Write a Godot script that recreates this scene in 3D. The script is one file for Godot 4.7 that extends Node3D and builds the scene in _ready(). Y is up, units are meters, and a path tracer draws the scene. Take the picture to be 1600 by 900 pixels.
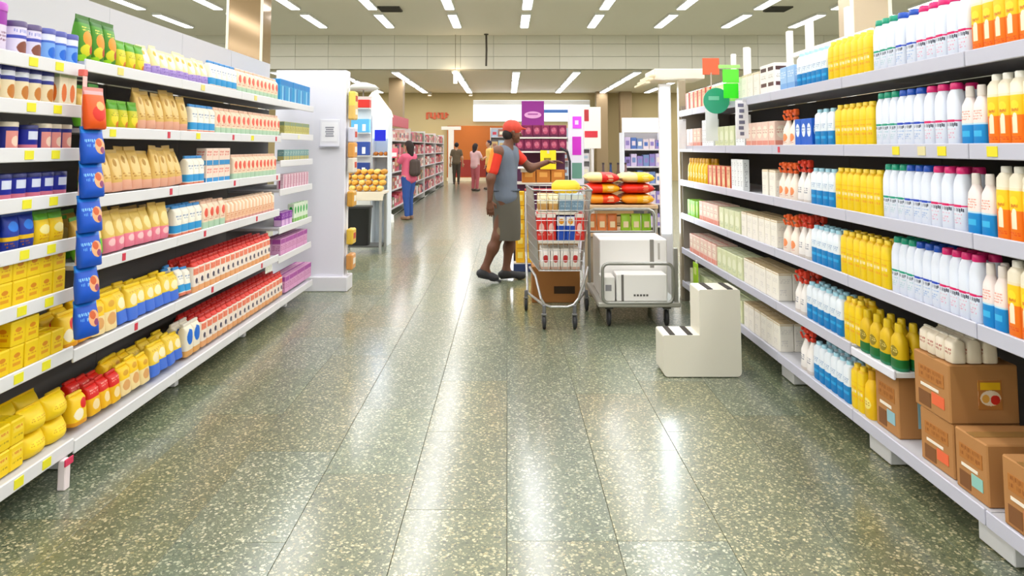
extends Node3D

# ---------------------------------------------------------------- helpers
const F := 1150.0
const PX := 792.0
const TH := 0.0731293
const EYE := 1.48
var PY := 230.0 - F * tan(TH)
var rng := RandomNumberGenerator.new()
var mats := {}
var taken := {}
var protos := {}
var counters := {}
var P := {}

func _ready():
	rng.seed = 20240611
	# camera
	var cam := Camera3D.new()
	cam.name = "camera"
	cam.projection = Camera3D.PROJECTION_FRUSTUM
	cam.near = 0.1
	cam.far = 200.0
	cam.size = 900.0 / F * 0.1
	cam.frustum_offset = Vector2((800.0 - PX) / F * 0.1, (PY - 450.0) / F * 0.1)
	cam.position = Vector3(0, EYE, 0)
	cam.rotation.x = TH
	add_child(cam)
	cam.current = true
	var env := Environment.new()
	env.background_mode = Environment.BG_COLOR
	env.background_color = C("d8dce0")
	env.tonemap_mode = Environment.TONE_MAPPER_LINEAR
	env.tonemap_exposure = 0.96
	env.sdfgi_enabled = true
	env.ssao_enabled = true
	env.ssil_enabled = true
	var we := WorldEnvironment.new()
	we.name = "world"
	we.environment = env
	add_child(we)
	lamp_energy = 1.0
	define_goods()
	build_setting()
	left_shelves()
	right_shelves()
	left_middle()
	background()
	purple_stand()
	sack_display()
	platform_cart()
	trolley()
	step_stool()
	people()

func ray(x: float, y: float) -> Vector3:
	var dy := PY - y
	return Vector3(x - PX, dy * cos(TH) + F * sin(TH), F * cos(TH) - dy * sin(TH))
func z_on(x: float, y: float, X: float) -> float:      # depth at which the side plane X stands behind a pixel
	var r := ray(x, y)
	return r.z * X / r.x
func on_z(x: float, y: float, d: float) -> Vector3:
	var r := ray(x, y)
	return Vector3(r.x * d / r.z, EYE + r.y * d / r.z, -d)
func on_y(x: float, y: float, Y := 0.0) -> Vector3:
	var r := ray(x, y)
	var t := (Y - EYE) / r.y
	return Vector3(r.x * t, Y, -r.z * t)

func C(hex: String) -> Color:
	return Color.html(hex)
func rich(hex: String) -> Color:       # printed packaging inks
	var c := C(hex)
	c.s = minf(1.0, c.s * 1.22)
	return c
func M(hex: String, rough := 0.5, metal := 0.0) -> StandardMaterial3D:
	var key := "%s|%.2f|%.2f" % [hex, rough, metal]
	if not mats.has(key):
		var m := StandardMaterial3D.new()
		m.albedo_color = C(hex)
		m.roughness = rough
		m.metallic = metal
		mats[key] = m
	return mats[key]
func glow(hex: String, energy: float) -> StandardMaterial3D:
	var key := "glow%s%.2f" % [hex, energy]
	if not mats.has(key):
		var m := StandardMaterial3D.new()
		m.albedo_color = C("eeeeee")
		m.emission_enabled = true
		m.emission = C(hex)
		m.emission_energy_multiplier = energy
		mats[key] = m
	return mats[key]
func TM(t: Texture2D, rough := 0.4, tint := "ffffff") -> StandardMaterial3D:
	var m := StandardMaterial3D.new()
	m.albedo_texture = t
	m.albedo_color = C(tint)
	m.roughness = rough
	m.texture_repeat = false
	return m

# printed faces: r = block, e = oval, t = lines of small print, all in fractions of the face
func print_tex(w: int, h: int, base: String, ops: Array) -> ImageTexture:
	var im := Image.create(w, h, false, Image.FORMAT_RGBA8)
	im.fill(rich(base))
	var g := RandomNumberGenerator.new()
	g.seed = hash(base + str(ops))
	for o in ops:
		var x0 := int(o[1] * w)
		var y0 := int(o[2] * h)
		if o[0] == "r":
			im.fill_rect(Rect2i(x0, y0, int(o[3] * w) - x0, int(o[4] * h) - y0), rich(o[5]))
		elif o[0] == "e":
			for y in range(max(0, int((o[2] - o[4]) * h)), min(h, int((o[2] + o[4]) * h) + 1)):
				for x in range(max(0, int((o[1] - o[3]) * w)), min(w, int((o[1] + o[3]) * w) + 1)):
					if pow((float(x) / w - o[1]) / o[3], 2) + pow((float(y) / h - o[2]) / o[4], 2) < 1.0:
						im.set_pixel(x, y, rich(o[5]))
		elif o[0] == "t":
			var rows: int = o[6]
			var rh: float = (o[4] - o[2]) * h / rows
			for k in rows:
				var x := float(x0)
				while x < o[3] * w - 1.0:
					var l := g.randf_range(1.0, 3.4)
					if g.randf() < 0.8:
						im.fill_rect(Rect2i(int(x), int(y0 + k * rh + g.randf_range(0, 0.15) * rh), maxi(1, int(l)), maxi(1, int(rh * g.randf_range(0.5, 0.72)))), rich(o[5]))
					x += l + 1.2
	return ImageTexture.create_from_image(im)

# ---------------------------------------------------------------- geometry
func new_st() -> SurfaceTool:
	var st := SurfaceTool.new()
	st.begin(Mesh.PRIMITIVE_TRIANGLES)
	return st
func tri(st: SurfaceTool, a: Vector3, b: Vector3, c: Vector3, n: Vector3, ua := Vector2.ZERO, ub := Vector2.ZERO, uc := Vector2.ZERO):
	var flip := (b - a).cross(c - a).dot(n) > 0.0
	for q in ([[a, ua], [c, uc], [b, ub]] if flip else [[a, ua], [b, ub], [c, uc]]):
		st.set_normal(n)
		st.set_uv(q[1])
		st.add_vertex(q[0])
func quad(st: SurfaceTool, a: Vector3, b: Vector3, c: Vector3, d: Vector3, n: Vector3):
	var u0 := Vector2(0, 1)
	var u1 := Vector2(1, 1)
	var u2 := Vector2(1, 0)
	var u3 := Vector2(0, 0)
	tri(st, a, b, c, n, u0, u1, u2)
	tri(st, a, c, d, n, u0, u2, u3)
const RIGHT := {"x+": Vector3(0, 0, -1), "x-": Vector3(0, 0, 1), "z+": Vector3(1, 0, 0), "z-": Vector3(-1, 0, 0), "y+": Vector3(1, 0, 0), "y-": Vector3(1, 0, 0)}
func bx(st: SurfaceTool, c: Vector3, s: Vector3, b := 0.0, turn := Basis()):
	var h := s * 0.5
	b = minf(b, minf(h.x, minf(h.y, h.z)) * 0.9)
	for a in 3:
		for sg in [-1.0, 1.0]:
			var n := Vector3.ZERO
			n[a] = sg
			var r: Vector3 = RIGHT["xyz"[a] + ("+" if sg > 0 else "-")]
			var up := n.cross(r)
			var hr := absf(r.dot(h)) - b
			var hu := absf(up.dot(h)) - b
			var o := n * h[a]
			quad(st, c + turn * (o - r * hr - up * hu), c + turn * (o + r * hr - up * hu), c + turn * (o + r * hr + up * hu), c + turn * (o - r * hr + up * hu), turn * n)
	if b <= 0.0:
		return
	for a in 3:
		var p := (a + 1) % 3
		var q := (a + 2) % 3
		for s1 in [-1.0, 1.0]:
			for s2 in [-1.0, 1.0]:
				var v := []
				for e in [[-1, 0], [1, 0], [1, 1], [-1, 1]]:
					var x := Vector3.ZERO
					x[a] = e[0] * (h[a] - b)
					x[p] = s1 * (h[p] - (b if e[1] else 0.0))
					x[q] = s2 * (h[q] - (0.0 if e[1] else b))
					v.append(c + turn * x)
				var n := Vector3.ZERO
				n[p] = s1
				n[q] = s2
				n = turn * n.normalized()
				var uv := Vector2(0.02, 0.5)
				tri(st, v[0], v[1], v[2], n, uv, uv, uv)
				tri(st, v[0], v[2], v[3], n, uv, uv, uv)
	for sx in [-1.0, 1.0]:
		for sy in [-1.0, 1.0]:
			for sz in [-1.0, 1.0]:
				var g := Vector3(sx, sy, sz)
				var k := h - Vector3(b, b, b)
				tri(st, c + turn * (g * Vector3(h.x, k.y, k.z)), c + turn * (g * Vector3(k.x, h.y, k.z)), c + turn * (g * Vector3(k.x, k.y, h.z)), turn * g.normalized())
# rings: [y, half width, half depth, squareness, x shift, z shift]
func loft(st: SurfaceTool, rings: Array, at := Vector3.ZERO, n := 16, cap := true):
	var top: float = rings[-1][0]
	var bot: float = rings[0][0]
	var mw := 0.001
	for r in rings:
		mw = maxf(mw, r[1])
	var pts := []
	for r in rings:
		var row := PackedVector3Array()
		var e: float = r[3] if r.size() > 3 else 2.0
		for i in n:
			var a := TAU * (i + 0.5) / n
			var ca := cos(a)
			var sa := sin(a)
			row.append(Vector3(signf(ca) * pow(absf(ca), 2.0 / e) * r[1] + (r[4] if r.size() > 4 else 0.0), r[0], signf(sa) * pow(absf(sa), 2.0 / e) * r[2] + (r[5] if r.size() > 5 else 0.0)))
		pts.append(row)
	st.set_smooth_group(0)
	var put := func(p: Vector3):
		st.set_uv(Vector2(0.5 + 0.49 * p.x / mw, clampf(1.0 - (p.y - bot) / maxf(0.001, top - bot), 0.01, 0.99)))
		st.add_vertex(at + p)
	for k in pts.size() - 1:
		for i in n:
			var j := (i + 1) % n
			for p in [pts[k][i], pts[k + 1][j], pts[k + 1][i], pts[k][i], pts[k][j], pts[k + 1][j]]:
				put.call(p)
	if cap:
		st.set_smooth_group(1)
		var z := pts.size() - 1
		var c0 := Vector3.ZERO
		var c1 := Vector3.ZERO
		for i in n:
			c0 += pts[0][i] / n
			c1 += pts[z][i] / n
		for i in n:
			var j := (i + 1) % n
			for p in [c1, pts[z][i], pts[z][j], c0, pts[0][j], pts[0][i]]:
				put.call(p)
func tube(st: SurfaceTool, path: Array, r: float, n := 8, closed := false):
	var rows := []
	var m := path.size()
	var last_x := Vector3.ZERO
	for i in m:
		var d: Vector3
		if closed:
			d = (path[(i + 1) % m] - path[(i + m - 1) % m]).normalized()
		else:
			d = (path[mini(i + 1, m - 1)] - path[maxi(i - 1, 0)]).normalized()
		var x := last_x - d * last_x.dot(d)
		if x.length() < 0.05:
			x = d.cross(Vector3(0.13, 0.97, 0.21) if absf(d.y) < 0.9 else Vector3(1, 0, 0.1))
		x = x.normalized()
		last_x = x
		var y := d.cross(x)
		var row := PackedVector3Array()
		for k in n:
			row.append(path[i] + (x * cos(TAU * k / n) + y * sin(TAU * k / n)) * r)
		rows.append(row)
	for i in (m if closed else m - 1):
		var i2 := (i + 1) % m
		for k in n:
			var k2 := (k + 1) % n
			var na: Vector3 = (rows[i][k] - path[i]).normalized()
			var nb: Vector3 = (rows[i][k2] - path[i]).normalized()
			var a: Vector3 = rows[i][k]
			var b: Vector3 = rows[i][k2]
			var c: Vector3 = rows[i2][k2]
			var e: Vector3 = rows[i2][k]
			for t in [[a, b, c], [a, c, e]]:
				var mid: Vector3 = (na + nb)
				var fl: bool = (t[1] - t[0]).cross(t[2] - t[0]).dot(mid) > 0.0
				for p in ([t[0], t[2], t[1]] if fl else t):
					var nn := nb if (p == b or p == c) else na
					st.set_normal(nn)
					st.set_uv(Vector2(0.5, 0.5))
					st.add_vertex(p)
	if not closed:
		for e in [0, m - 1]:
			var n2: Vector3 = (path[0] - path[1]).normalized() if e == 0 else (path[m - 1] - path[m - 2]).normalized()
			for k in n:
				tri(st, path[e], rows[e][k], rows[e][(k + 1) % n], n2)
func arc(c: Vector3, u: Vector3, v: Vector3, r: float, a0: float, a1: float, n := 6) -> Array:
	var out := []
	for i in n + 1:
		var a := lerpf(a0, a1, float(i) / n)
		out.append(c + (u * cos(a) + v * sin(a)) * r)
	return out
func rounded_loop(c: Vector3, u: Vector3, v: Vector3, hu: float, hv: float, r: float) -> Array:
	var out := []
	out += arc(c + u * (hu - r) + v * (hv - r), u, v, r, 0, PI / 2)
	out += arc(c - u * (hu - r) + v * (hv - r), u, v, r, PI / 2, PI)
	out += arc(c - u * (hu - r) - v * (hv - r), u, v, r, PI, PI * 1.5)
	out += arc(c + u * (hu - r) - v * (hv - r), u, v, r, PI * 1.5, TAU)
	return out

# ---------------------------------------------------------------- nodes
func numbered(called: String) -> String:
	if not taken.has(called):
		taken[called] = 0
		return called
	taken[called] += 1
	return "%s_%03d" % [called, taken[called]]
func tag(o: Node, label: String, category: String, group := ""):
	o.set_meta("label", label)
	o.set_meta("category", category)
	if group:
		o.set_meta("group", group)
func thing(called: String, label: String, category: String, at := Vector3.ZERO, turn := 0.0, group := "") -> Node3D:
	var o := Node3D.new()
	o.name = numbered(called)
	add_child(o)
	o.position = at
	o.rotation.y = turn
	tag(o, label, category, group)
	return o
func mi(called: String, mesh: Mesh, mat: Material, parent: Node = null) -> MeshInstance3D:
	var o := MeshInstance3D.new()
	o.mesh = mesh
	o.material_override = mat
	if parent == null:
		o.name = numbered(called)
		add_child(o)
	else:
		var k := 0
		var nm := called
		while parent.has_node(nm):
			k += 1
			nm = "%s_%03d" % [called, k]
		o.name = nm
		parent.add_child(o, true)
	return o
func smooth(st: SurfaceTool) -> Mesh:
	st.generate_normals()
	return st.commit()
func box(called: String, c: Vector3, s: Vector3, mat: Material, parent: Node = null, b := 0.0, turn := Basis()) -> MeshInstance3D:
	var st := new_st()
	bx(st, c, s, b, turn)
	return mi(called, st.commit(), mat, parent)
func lathe(called: String, rings: Array, mat: Material, parent: Node = null, at := Vector3.ZERO, n := 16) -> MeshInstance3D:
	var st := new_st()
	loft(st, rings, at, n)
	return mi(called, smooth(st), mat, parent)
func pipe(called: String, path: Array, r: float, mat: Material, parent: Node = null, n := 8, closed := false) -> MeshInstance3D:
	var st := new_st()
	tube(st, path, r, n, closed)
	return mi(called, st.commit(), mat, parent)
func struct(o: Node) -> Node:
	o.set_meta("kind", "structure")
	return o
func ordw(n: int) -> String:
	var w := ["first", "second", "third", "fourth", "fifth", "sixth", "seventh", "eighth", "ninth", "tenth", "eleventh", "twelfth", "thirteenth", "fourteenth", "fifteenth", "sixteenth", "seventeenth", "eighteenth", "nineteenth", "twentieth"]
	var t := ["twenty", "thirty", "forty"]
	if n <= 20:
		return w[n - 1]
	return "%s-%s" % [t[n / 10 - 2], w[n % 10 - 1]] if n % 10 else ["", "", "twentieth", "thirtieth", "fortieth"][n / 10]

# ---------------------------------------------------------------- goods
func product(key: String, called: String, desc: String, category: String, shape: String, w: float, h: float, d: float, tex: Texture2D, parts := {}):
	P[key] = {"called": called, "desc": desc, "category": category, "shape": shape, "w": w, "h": h, "d": d, "mat": TM(tex, parts.get("rough", 0.5)), "parts": parts}

func make_goods(key: String) -> Node3D:
	var p: Dictionary = P[key]
	var w: float = p.w
	var h: float = p.h
	var d: float = p.d
	var a := w * 0.5
	var b := d * 0.5
	var q: Dictionary = p.parts
	var o := Node3D.new()
	var m: Material = p.mat
	match p.shape:
		"softener":
			lathe("bottle", [[0, a * 0.9, b * 0.86, 3], [0.006, a, b, 3.4], [h * 0.55, a, b, 3.4], [h * 0.72, a * 0.98, b * 0.96, 3.2], [h * 0.82, a * 0.86, b * 0.88, 2.8, a * 0.06], [h * 0.88, a * 0.66, b * 0.74, 2.3, a * 0.12], [h * 0.905, a * 0.6, b * 0.66, 2, a * 0.14]], m, o)
			lathe("cap", [[h * 0.895, a * 0.66, b * 0.76, 2.4, a * 0.14], [h * 0.91, a * 0.7, b * 0.8, 2.4, a * 0.14], [h * 0.985, a * 0.64, b * 0.74, 2.4, a * 0.14], [h, a * 0.58, b * 0.66, 2.2, a * 0.14]], M(q.cap, 0.35), o, Vector3.ZERO, 12)
		"bottle":
			lathe("bottle", [[0, a * 0.92, b * 0.9, 3], [0.006, a, b, 3.2], [h * 0.5, a * 0.97, b * 0.97, 3], [h * 0.68, a * 0.9, b * 0.9, 2.6], [h * 0.78, a * 0.58, b * 0.62, 2.2], [h * 0.83, a * 0.4, b * 0.5, 2]], m, o)
			lathe("cap", [[h * 0.82, a * 0.5, b * 0.6], [h * 0.97, a * 0.46, b * 0.56], [h, a * 0.4, b * 0.48]], M(q.cap, 0.35), o, Vector3.ZERO, 12)
		"jug":
			lathe("bottle", [[0, a * 0.93, b * 0.9, 4], [0.006, a, b, 4], [h * 0.6, a, b, 4], [h * 0.84, a * 0.96, b * 0.94, 3.4], [h * 0.9, a * 0.7, b * 0.7, 2.6], [h * 0.915, a * 0.5, b * 0.55, 2]], m, o)
			lathe("cap", [[h * 0.91, a * 0.58, b * 0.62], [h * 0.99, a * 0.55, b * 0.6], [h, a * 0.48, b * 0.52]], M(q.cap, 0.35), o, Vector3.ZERO, 12)
		"sprayer":
			lathe("bottle", [[0, a * 0.9, b * 0.9, 2.6], [0.008, a, b, 2.8], [h * 0.45, a * 0.9, b * 0.9, 2.6], [h * 0.62, a * 0.45, b * 0.5, 2.2], [h * 0.7, a * 0.3, b * 0.36, 2]], m, o)
			var st := new_st()
			bx(st, Vector3(0, h * 0.9, 0), Vector3(w * 0.42, h * 0.18, d * 0.5), 0.008)
			bx(st, Vector3(0, h * 0.74, 0), Vector3(w * 0.36, h * 0.1, d * 0.38), 0.006)
			bx(st, Vector3(0, h * 0.78, d * 0.42), Vector3(0.012, h * 0.16, 0.012), 0.003, Basis(Vector3.RIGHT, 0.4))
			bx(st, Vector3(0, h * 0.93, d * 0.34), Vector3(0.018, 0.018, d * 0.3), 0.004)
			mi("trigger_head", st.commit(), M(q.cap, 0.35), o)
		"can":
			lathe("can", [[0, a * 0.96, b * 0.96], [0.005, a, b], [h * 0.84, a, b]], m, o)
			lathe("lid", [[h * 0.83, a * 1.03, b * 1.03], [h * 0.97, a * 1.03, b * 1.03], [h, a * 0.97, b * 0.97]], M(q.cap, 0.4), o)
		"pouch":
			var wav := 0.03 * w
			lathe("bag", [[0, a * 0.94, b * 0.55, 3], [h * 0.03, a * 0.97, b * 0.8, 3], [h * 0.25, a * 0.95, b, 2.6], [h * 0.5, a * 0.93 + wav, b * 0.95, 2.5], [h * 0.75, a * 0.95, b * 0.6, 2.8], [h * 0.9, a * 0.98, b * 0.2, 4], [h * 0.915, a, b * 0.06, 6]], m, o)
			box("seal_strip", Vector3(0, h * 0.955, 0), Vector3(w, h * 0.09, 0.004), M(q.get("seal", "e8e2d0"), 0.35), o)
		"bag":
			lathe("bag", [[0, a * 0.94, b * 0.94, 5], [h * 0.04, a, b, 5], [h * 0.4, a * 1.02, b * 1.02, 4], [h * 0.78, a * 0.98, b * 0.96, 4], [h * 0.88, a * 0.97, b * 0.5, 4], [h * 0.9, a * 0.96, b * 0.3, 5]], m, o)
			box("folded_top", Vector3(0, h * 0.945, 0), Vector3(w * 0.95, h * 0.1, d * 0.26), M(q.get("seal", "c22a22"), 0.45), o, 0.004)
		"box":
			box("carton", Vector3(0, h / 2, 0), Vector3(w, h, d), m, o, 0.003)
			if q.has("flap"):
				box("top_flap", Vector3(0, h + 0.002, 0), Vector3(w * 0.96, 0.004, d * 0.94), M(q.flap, 0.6), o)
		"wrapped":     # a shrink-wrapped block of small packs
			for k in 3:
				for r in 2:
					box("pack", Vector3((k - 1) * w / 3.0, h * (0.25 + 0.5 * r), 0), Vector3(w / 3.0 - 0.002, h / 2 - 0.002, d), m, o, 0.006)
		"sack":       # a filled sack lying flat, its sewn ends to the sides
			var hh := h * 0.5
			var sk := lathe("sack", [[-a * 0.97, hh * 0.2, b * 0.82, 4], [-a * 0.9, hh * 0.62, b * 0.9, 3], [-a * 0.6, hh, b, 2.8], [0, hh, b, 2.8], [a * 0.6, hh, b, 2.8], [a * 0.9, hh * 0.62, b * 0.9, 3], [a * 0.97, hh * 0.2, b * 0.82, 4]], m, o, Vector3.ZERO, 20)
			sk.rotation.z = -PI / 2
			sk.position.y = hh
			for s in [-1, 1]:
				box("seam", Vector3(s * a * 0.975, hh, 0), Vector3(0.02, 0.008, d * 0.8), M(q.get("seal", "e6d9b0"), 0.7), o)
	return o

# one row of goods on a shelf; side -1 stands left of the aisle, +1 right; z0 is the end nearer the camera
func stock(side: int, shelf: String, Y: float, lip: float, z0: float, z1: float, key: String, o := {}):
	var p: Dictionary = P[key]
	var pitch: float = o.get("pitch", p.w * 1.05)
	var n := maxi(1, int(round((z1 - z0) / pitch)))
	pitch = (z1 - z0) / n
	if not protos.has(key):
		protos[key] = make_goods(key)
	var base: String = p.desc + "|" + shelf
	var start: int = counters.get(base, 0)
	counters[base] = start + n
	for j in int(o.get("deep", 1)):
		for s in int(o.get("stack", 1)):
			for i in n:
				if s > 0 and rng.randf() < o.get("gaps", 0.0):
					continue
				var c: Node3D = protos[key].duplicate()
				c.name = numbered(p.called)
				add_child(c)
				var jit: float = o.get("jitter", 0.004)
				var x: float = lip + side * (float(o.get("back", 0.025)) + p.d * (0.5 + (1.3 if o.has("lean") else 1.04) * j) + rng.randf() * jit)
				c.position = Vector3(x, Y + s * (p.h + 0.001), -(z0 + (i + 0.5) * pitch))
				c.rotation.y = -side * PI / 2 + rng.randf_range(-1, 1) * jit * 4.0
				if o.has("lean"):
					var ln: float = o.lean * rng.randf_range(0.4, 1.5)
					c.rotation.y += rng.randf_range(-1, 1) * 0.1
					c.rotate_object_local(Vector3.RIGHT, -ln)
					c.rotate_object_local(Vector3.BACK, rng.randf_range(-0.05, 0.05))
					c.position.y += 0.004 + p.d * 0.5 * sin(ln)
					c.scale = Vector3(1, rng.randf_range(0.9, 1.06), 1)
				if pitch < p.w:
					c.scale.x = pitch / p.w * 0.985
				var l: String = p.desc + ", " + ordw(start + i + 1) + " from near end"
				if j:
					l += ", " + ordw(j + 1) + " row"
				if s:
					l += ", layer " + str(s + 1)
				tag(c, l + ", " + shelf, p.category, "%s on the %s" % [p.desc, shelf])

func define_goods():
	var script := func(c: String, tint: String) -> Texture2D:
		return print_tex(48, 128, "e9eef8", [["r", 0.0, 0.55, 1.0, 0.575, c], ["r", 0.15, 0.54, 0.85, 0.585, c], ["t", 0.04, 0.595, 0.98, 0.69, "10182e", 1], ["t", 0.12, 0.70, 0.9, 0.73, tint, 1], ["t", 0.2, 0.76, 0.8, 0.88, tint, 3]])
	product("soft_green", "softener_bottle", "white softener bottle, green cap", "bottle", "softener", 0.068, 0.245, 0.056, script.call("1d9a80", "9fc9d0"), {"cap": "0f9a78"})
	product("soft_blue", "softener_bottle", "white softener bottle, blue cap", "bottle", "softener", 0.068, 0.245, 0.056, script.call("1f52c0", "8fb0e0"), {"cap": "1650b8"})
	product("soft_pink", "softener_bottle", "white softener bottle, pink cap", "bottle", "softener", 0.068, 0.245, 0.056, script.call("e02878", "f0a8c0"), {"cap": "de1f72"})
	product("orange", "cleaner_bottle", "orange and yellow cleaner bottle", "bottle", "jug", 0.062, 0.255, 0.056, print_tex(48, 128, "f3ead6", [["r", 0, 0.22, 1, 0.32, "f0e2c4"], ["r", 0, 0.26, 1, 0.58, "fbcb0c"], ["r", 0, 0.55, 1, 1, "f5820f"], ["e", 0.5, 0.40, 0.3, 0.07, "ffe14a"], ["r", 0.30, 0.58, 0.70, 0.82, "fff2d8"], ["e", 0.5, 0.58, 0.18, 0.07, "fff2d8"], ["t", 0.1, 0.86, 0.9, 0.93, "e84a1c", 2], ["t", 0.2, 0.46, 0.8, 0.53, "c23a12", 1]]), {"cap": "f4efe2"})
	product("pinkblue", "cleaner_bottle", "pinkish white bottle, blue base", "bottle", "bottle", 0.072, 0.225, 0.05, print_tex(48, 128, "f2e6e2", [["r", 0, 0.58, 1, 1, "1f93d0"], ["t", 0.15, 0.3, 0.85, 0.5, "e08a72", 4], ["r", 0.2, 0.7, 0.8, 0.82, "5cc4ee"], ["r", 0.0, 0.55, 1.0, 0.58, "c8e4f2"]]), {"cap": "e8ded6"})
	product("yellow", "detergent_bottle", "yellow detergent bottle, pink print", "bottle", "jug", 0.065, 0.215, 0.055, print_tex(48, 128, "efcb02", [["r", 0, 0, 1, 0.06, "e8b80a"], ["r", 0, 0.34, 1, 0.36, "eabc08"], ["t", 0.06, 0.52, 0.95, 0.66, "f8ecd8", 1], ["t", 0.1, 0.66, 0.95, 0.76, "ee9a5c", 1], ["t", 0.1, 0.46, 0.9, 0.52, "e8964c", 1], ["r", 0, 0.8, 1, 1, "f1cd00"]]), {"cap": "f4d030"})
	product("bluewhite", "detergent_bottle", "white bottle with blue lower half", "bottle", "jug", 0.07, 0.205, 0.055, print_tex(48, 128, "e6edf2", [["r", 0, 0.56, 1, 1, "0f86c4"], ["r", 0.1, 0.7, 0.9, 0.78, "48b4e4"], ["t", 0.15, 0.35, 0.85, 0.5, "6a8ab0", 3]]), {"cap": "9fd0e0"})
	product("lightblue", "detergent_pack", "light blue wrapped detergent pack", "pack", "box", 0.11, 0.15, 0.06, print_tex(48, 64, "a8c8e8", [["r", 0, 0.7, 1, 1, "88b0dc"], ["t", 0.1, 0.2, 0.9, 0.5, "f0f4fa", 3]]))
	product("navyblue", "detergent_pack", "bright blue detergent pack", "pack", "box", 0.08, 0.16, 0.06, print_tex(48, 64, "1766c4", [["e", 0.5, 0.4, 0.35, 0.25, "e8eef6"], ["t", 0.2, 0.3, 0.8, 0.5, "2060a0", 2]]))
	product("redcap", "sprayer_bottle", "white spray bottle, red trigger", "sprayer bottle", "sprayer", 0.09, 0.25, 0.07, print_tex(48, 96, "f0ece8", [["t", 0.2, 0.5, 0.8, 0.7, "404860", 3], ["r", 0, 0.9, 1, 1, "d8d0c8"]]), {"cap": "e03c22"})
	product("orangecap", "sprayer_bottle", "white spray bottle, orange trigger", "sprayer bottle", "sprayer", 0.1, 0.23, 0.07, print_tex(48, 96, "f4e8dc", [["e", 0.5, 0.65, 0.3, 0.15, "f0a070"], ["t", 0.2, 0.8, 0.8, 0.9, "c05030", 2]]), {"cap": "f0682c"})
	product("whitebox", "paper_pack", "white paper pack, tan top", "paper pack", "box", 0.105, 0.17, 0.09, print_tex(48, 64, "f0ece2", [["r", 0, 0, 1, 0.06, "d8c8a8"], ["t", 0.12, 0.2, 0.88, 0.4, "c8c4be", 3], ["t", 0.12, 0.6, 0.6, 0.85, "d0ccc8", 3]]), {"flap": "bfa880"})
	product("brownwhite", "paper_pack", "tall white pack, brown stripes", "paper pack", "box", 0.13, 0.20, 0.09, print_tex(48, 64, "f0ece6", [["r", 0.1, 0.1, 0.9, 0.22, "4a3030"], ["r", 0.1, 0.62, 0.9, 0.74, "5a3838"], ["t", 0.15, 0.35, 0.85, 0.5, "b0a8a0", 2]]))
	product("greenbox", "paper_pack", "pale green paper pack", "paper pack", "box", 0.12, 0.16, 0.09, print_tex(48, 64, "d8dcb8", [["e", 0.5, 0.5, 0.35, 0.3, "e8ead0"], ["t", 0.15, 0.7, 0.85, 0.9, "98a880", 3]]))
	product("tanbox", "paper_pack", "tan pack with red print", "paper pack", "box", 0.13, 0.17, 0.09, print_tex(48, 64, "dcb890", [["r", 0, 0.0, 0.3, 1, "c8502c"], ["t", 0.35, 0.15, 0.9, 0.4, "904830", 3], ["e", 0.65, 0.7, 0.22, 0.18, "f0d8b0"]]))
	product("pastel", "paper_pack", "pastel pink paper pack", "paper pack", "box", 0.115, 0.165, 0.09, print_tex(48, 64, "ecd2c4", [["e", 0.5, 0.4, 0.4, 0.26, "f4e8d8"], ["r", 0, 0.78, 1, 1, "e0a090"], ["t", 0.15, 0.3, 0.85, 0.5, "b06050", 2]]))
	product("talltube", "hanging_pack", "tall white narrow pack", "pack", "box", 0.07, 0.23, 0.05, print_tex(32, 96, "eef0f0", [["t", 0.3, 0.1, 0.7, 0.9, "888890", 12]]))
	product("yellowtall", "bottle", "tall yellow bottle", "bottle", "bottle", 0.09, 0.22, 0.07, print_tex(48, 96, "f0c414", [["e", 0.5, 0.62, 0.36, 0.14, "f8e890"], ["t", 0.2, 0.58, 0.8, 0.7, "a06a10", 2]]), {"cap": "d8a00c"})
	product("greenyellow", "oil_bottle", "yellow and green bottle", "bottle", "bottle", 0.085, 0.2, 0.06, print_tex(48, 96, "d9b820", [["r", 0, 0.7, 1, 1, "1d6a34"], ["e", 0.5, 0.5, 0.34, 0.14, "8a7a20"], ["t", 0.2, 0.44, 0.8, 0.56, "f6e8a0", 2], ["r", 0, 0.92, 1, 1, "2c7c5c"]]), {"cap": "e2c018"})
	product("greenpack", "pack", "lime green pack", "pack", "box", 0.09, 0.15, 0.06, print_tex(48, 64, "8cc81e", [["e", 0.5, 0.5, 0.3, 0.3, "b8e04c"], ["t", 0.2, 0.7, 0.8, 0.9, "3c7010", 2]]))
	product("whitecups", "cup_pack", "cream food pack, brown print", "pack", "bag", 0.06, 0.1, 0.06, print_tex(48, 48, "f0e6d4", [["t", 0.1, 0.4, 0.9, 0.7, "a04030", 2]]), {"seal": "f0e8d8"})
	# left of the aisle
	product("purpletub", "tub", "purple and white tub", "tub", "can", 0.13, 0.2, 0.13, print_tex(64, 64, "e9dff0", [["r", 0, 0, 1, 0.35, "a044a8"], ["t", 0.2, 0.5, 0.8, 0.75, "704060", 3]]), {"cap": "b24cb4"})
	product("brownpack", "powder_can", "lilac can, dark lid, brown print", "can", "can", 0.085, 0.145, 0.085, print_tex(48, 64, "e6e0f2", [["e", 0.5, 0.7, 0.34, 0.22, "8a5a4c"], ["r", 0, 0.3, 1, 0.42, "5a62b8"], ["t", 0.1, 0.1, 0.9, 0.28, "8890d0", 1]]), {"cap": "5a4a78"})
	product("bluecan", "powder_can", "light blue powder can", "can", "can", 0.085, 0.145, 0.085, print_tex(48, 64, "8fb8ee", [["r", 0, 0, 1, 0.3, "e8ecfa"], ["r", 0, 0.26, 1, 0.34, "5a7cd0"], ["e", 0.5, 0.66, 0.28, 0.2, "3f7fd8"]]), {"cap": "4f55a4"})
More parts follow.
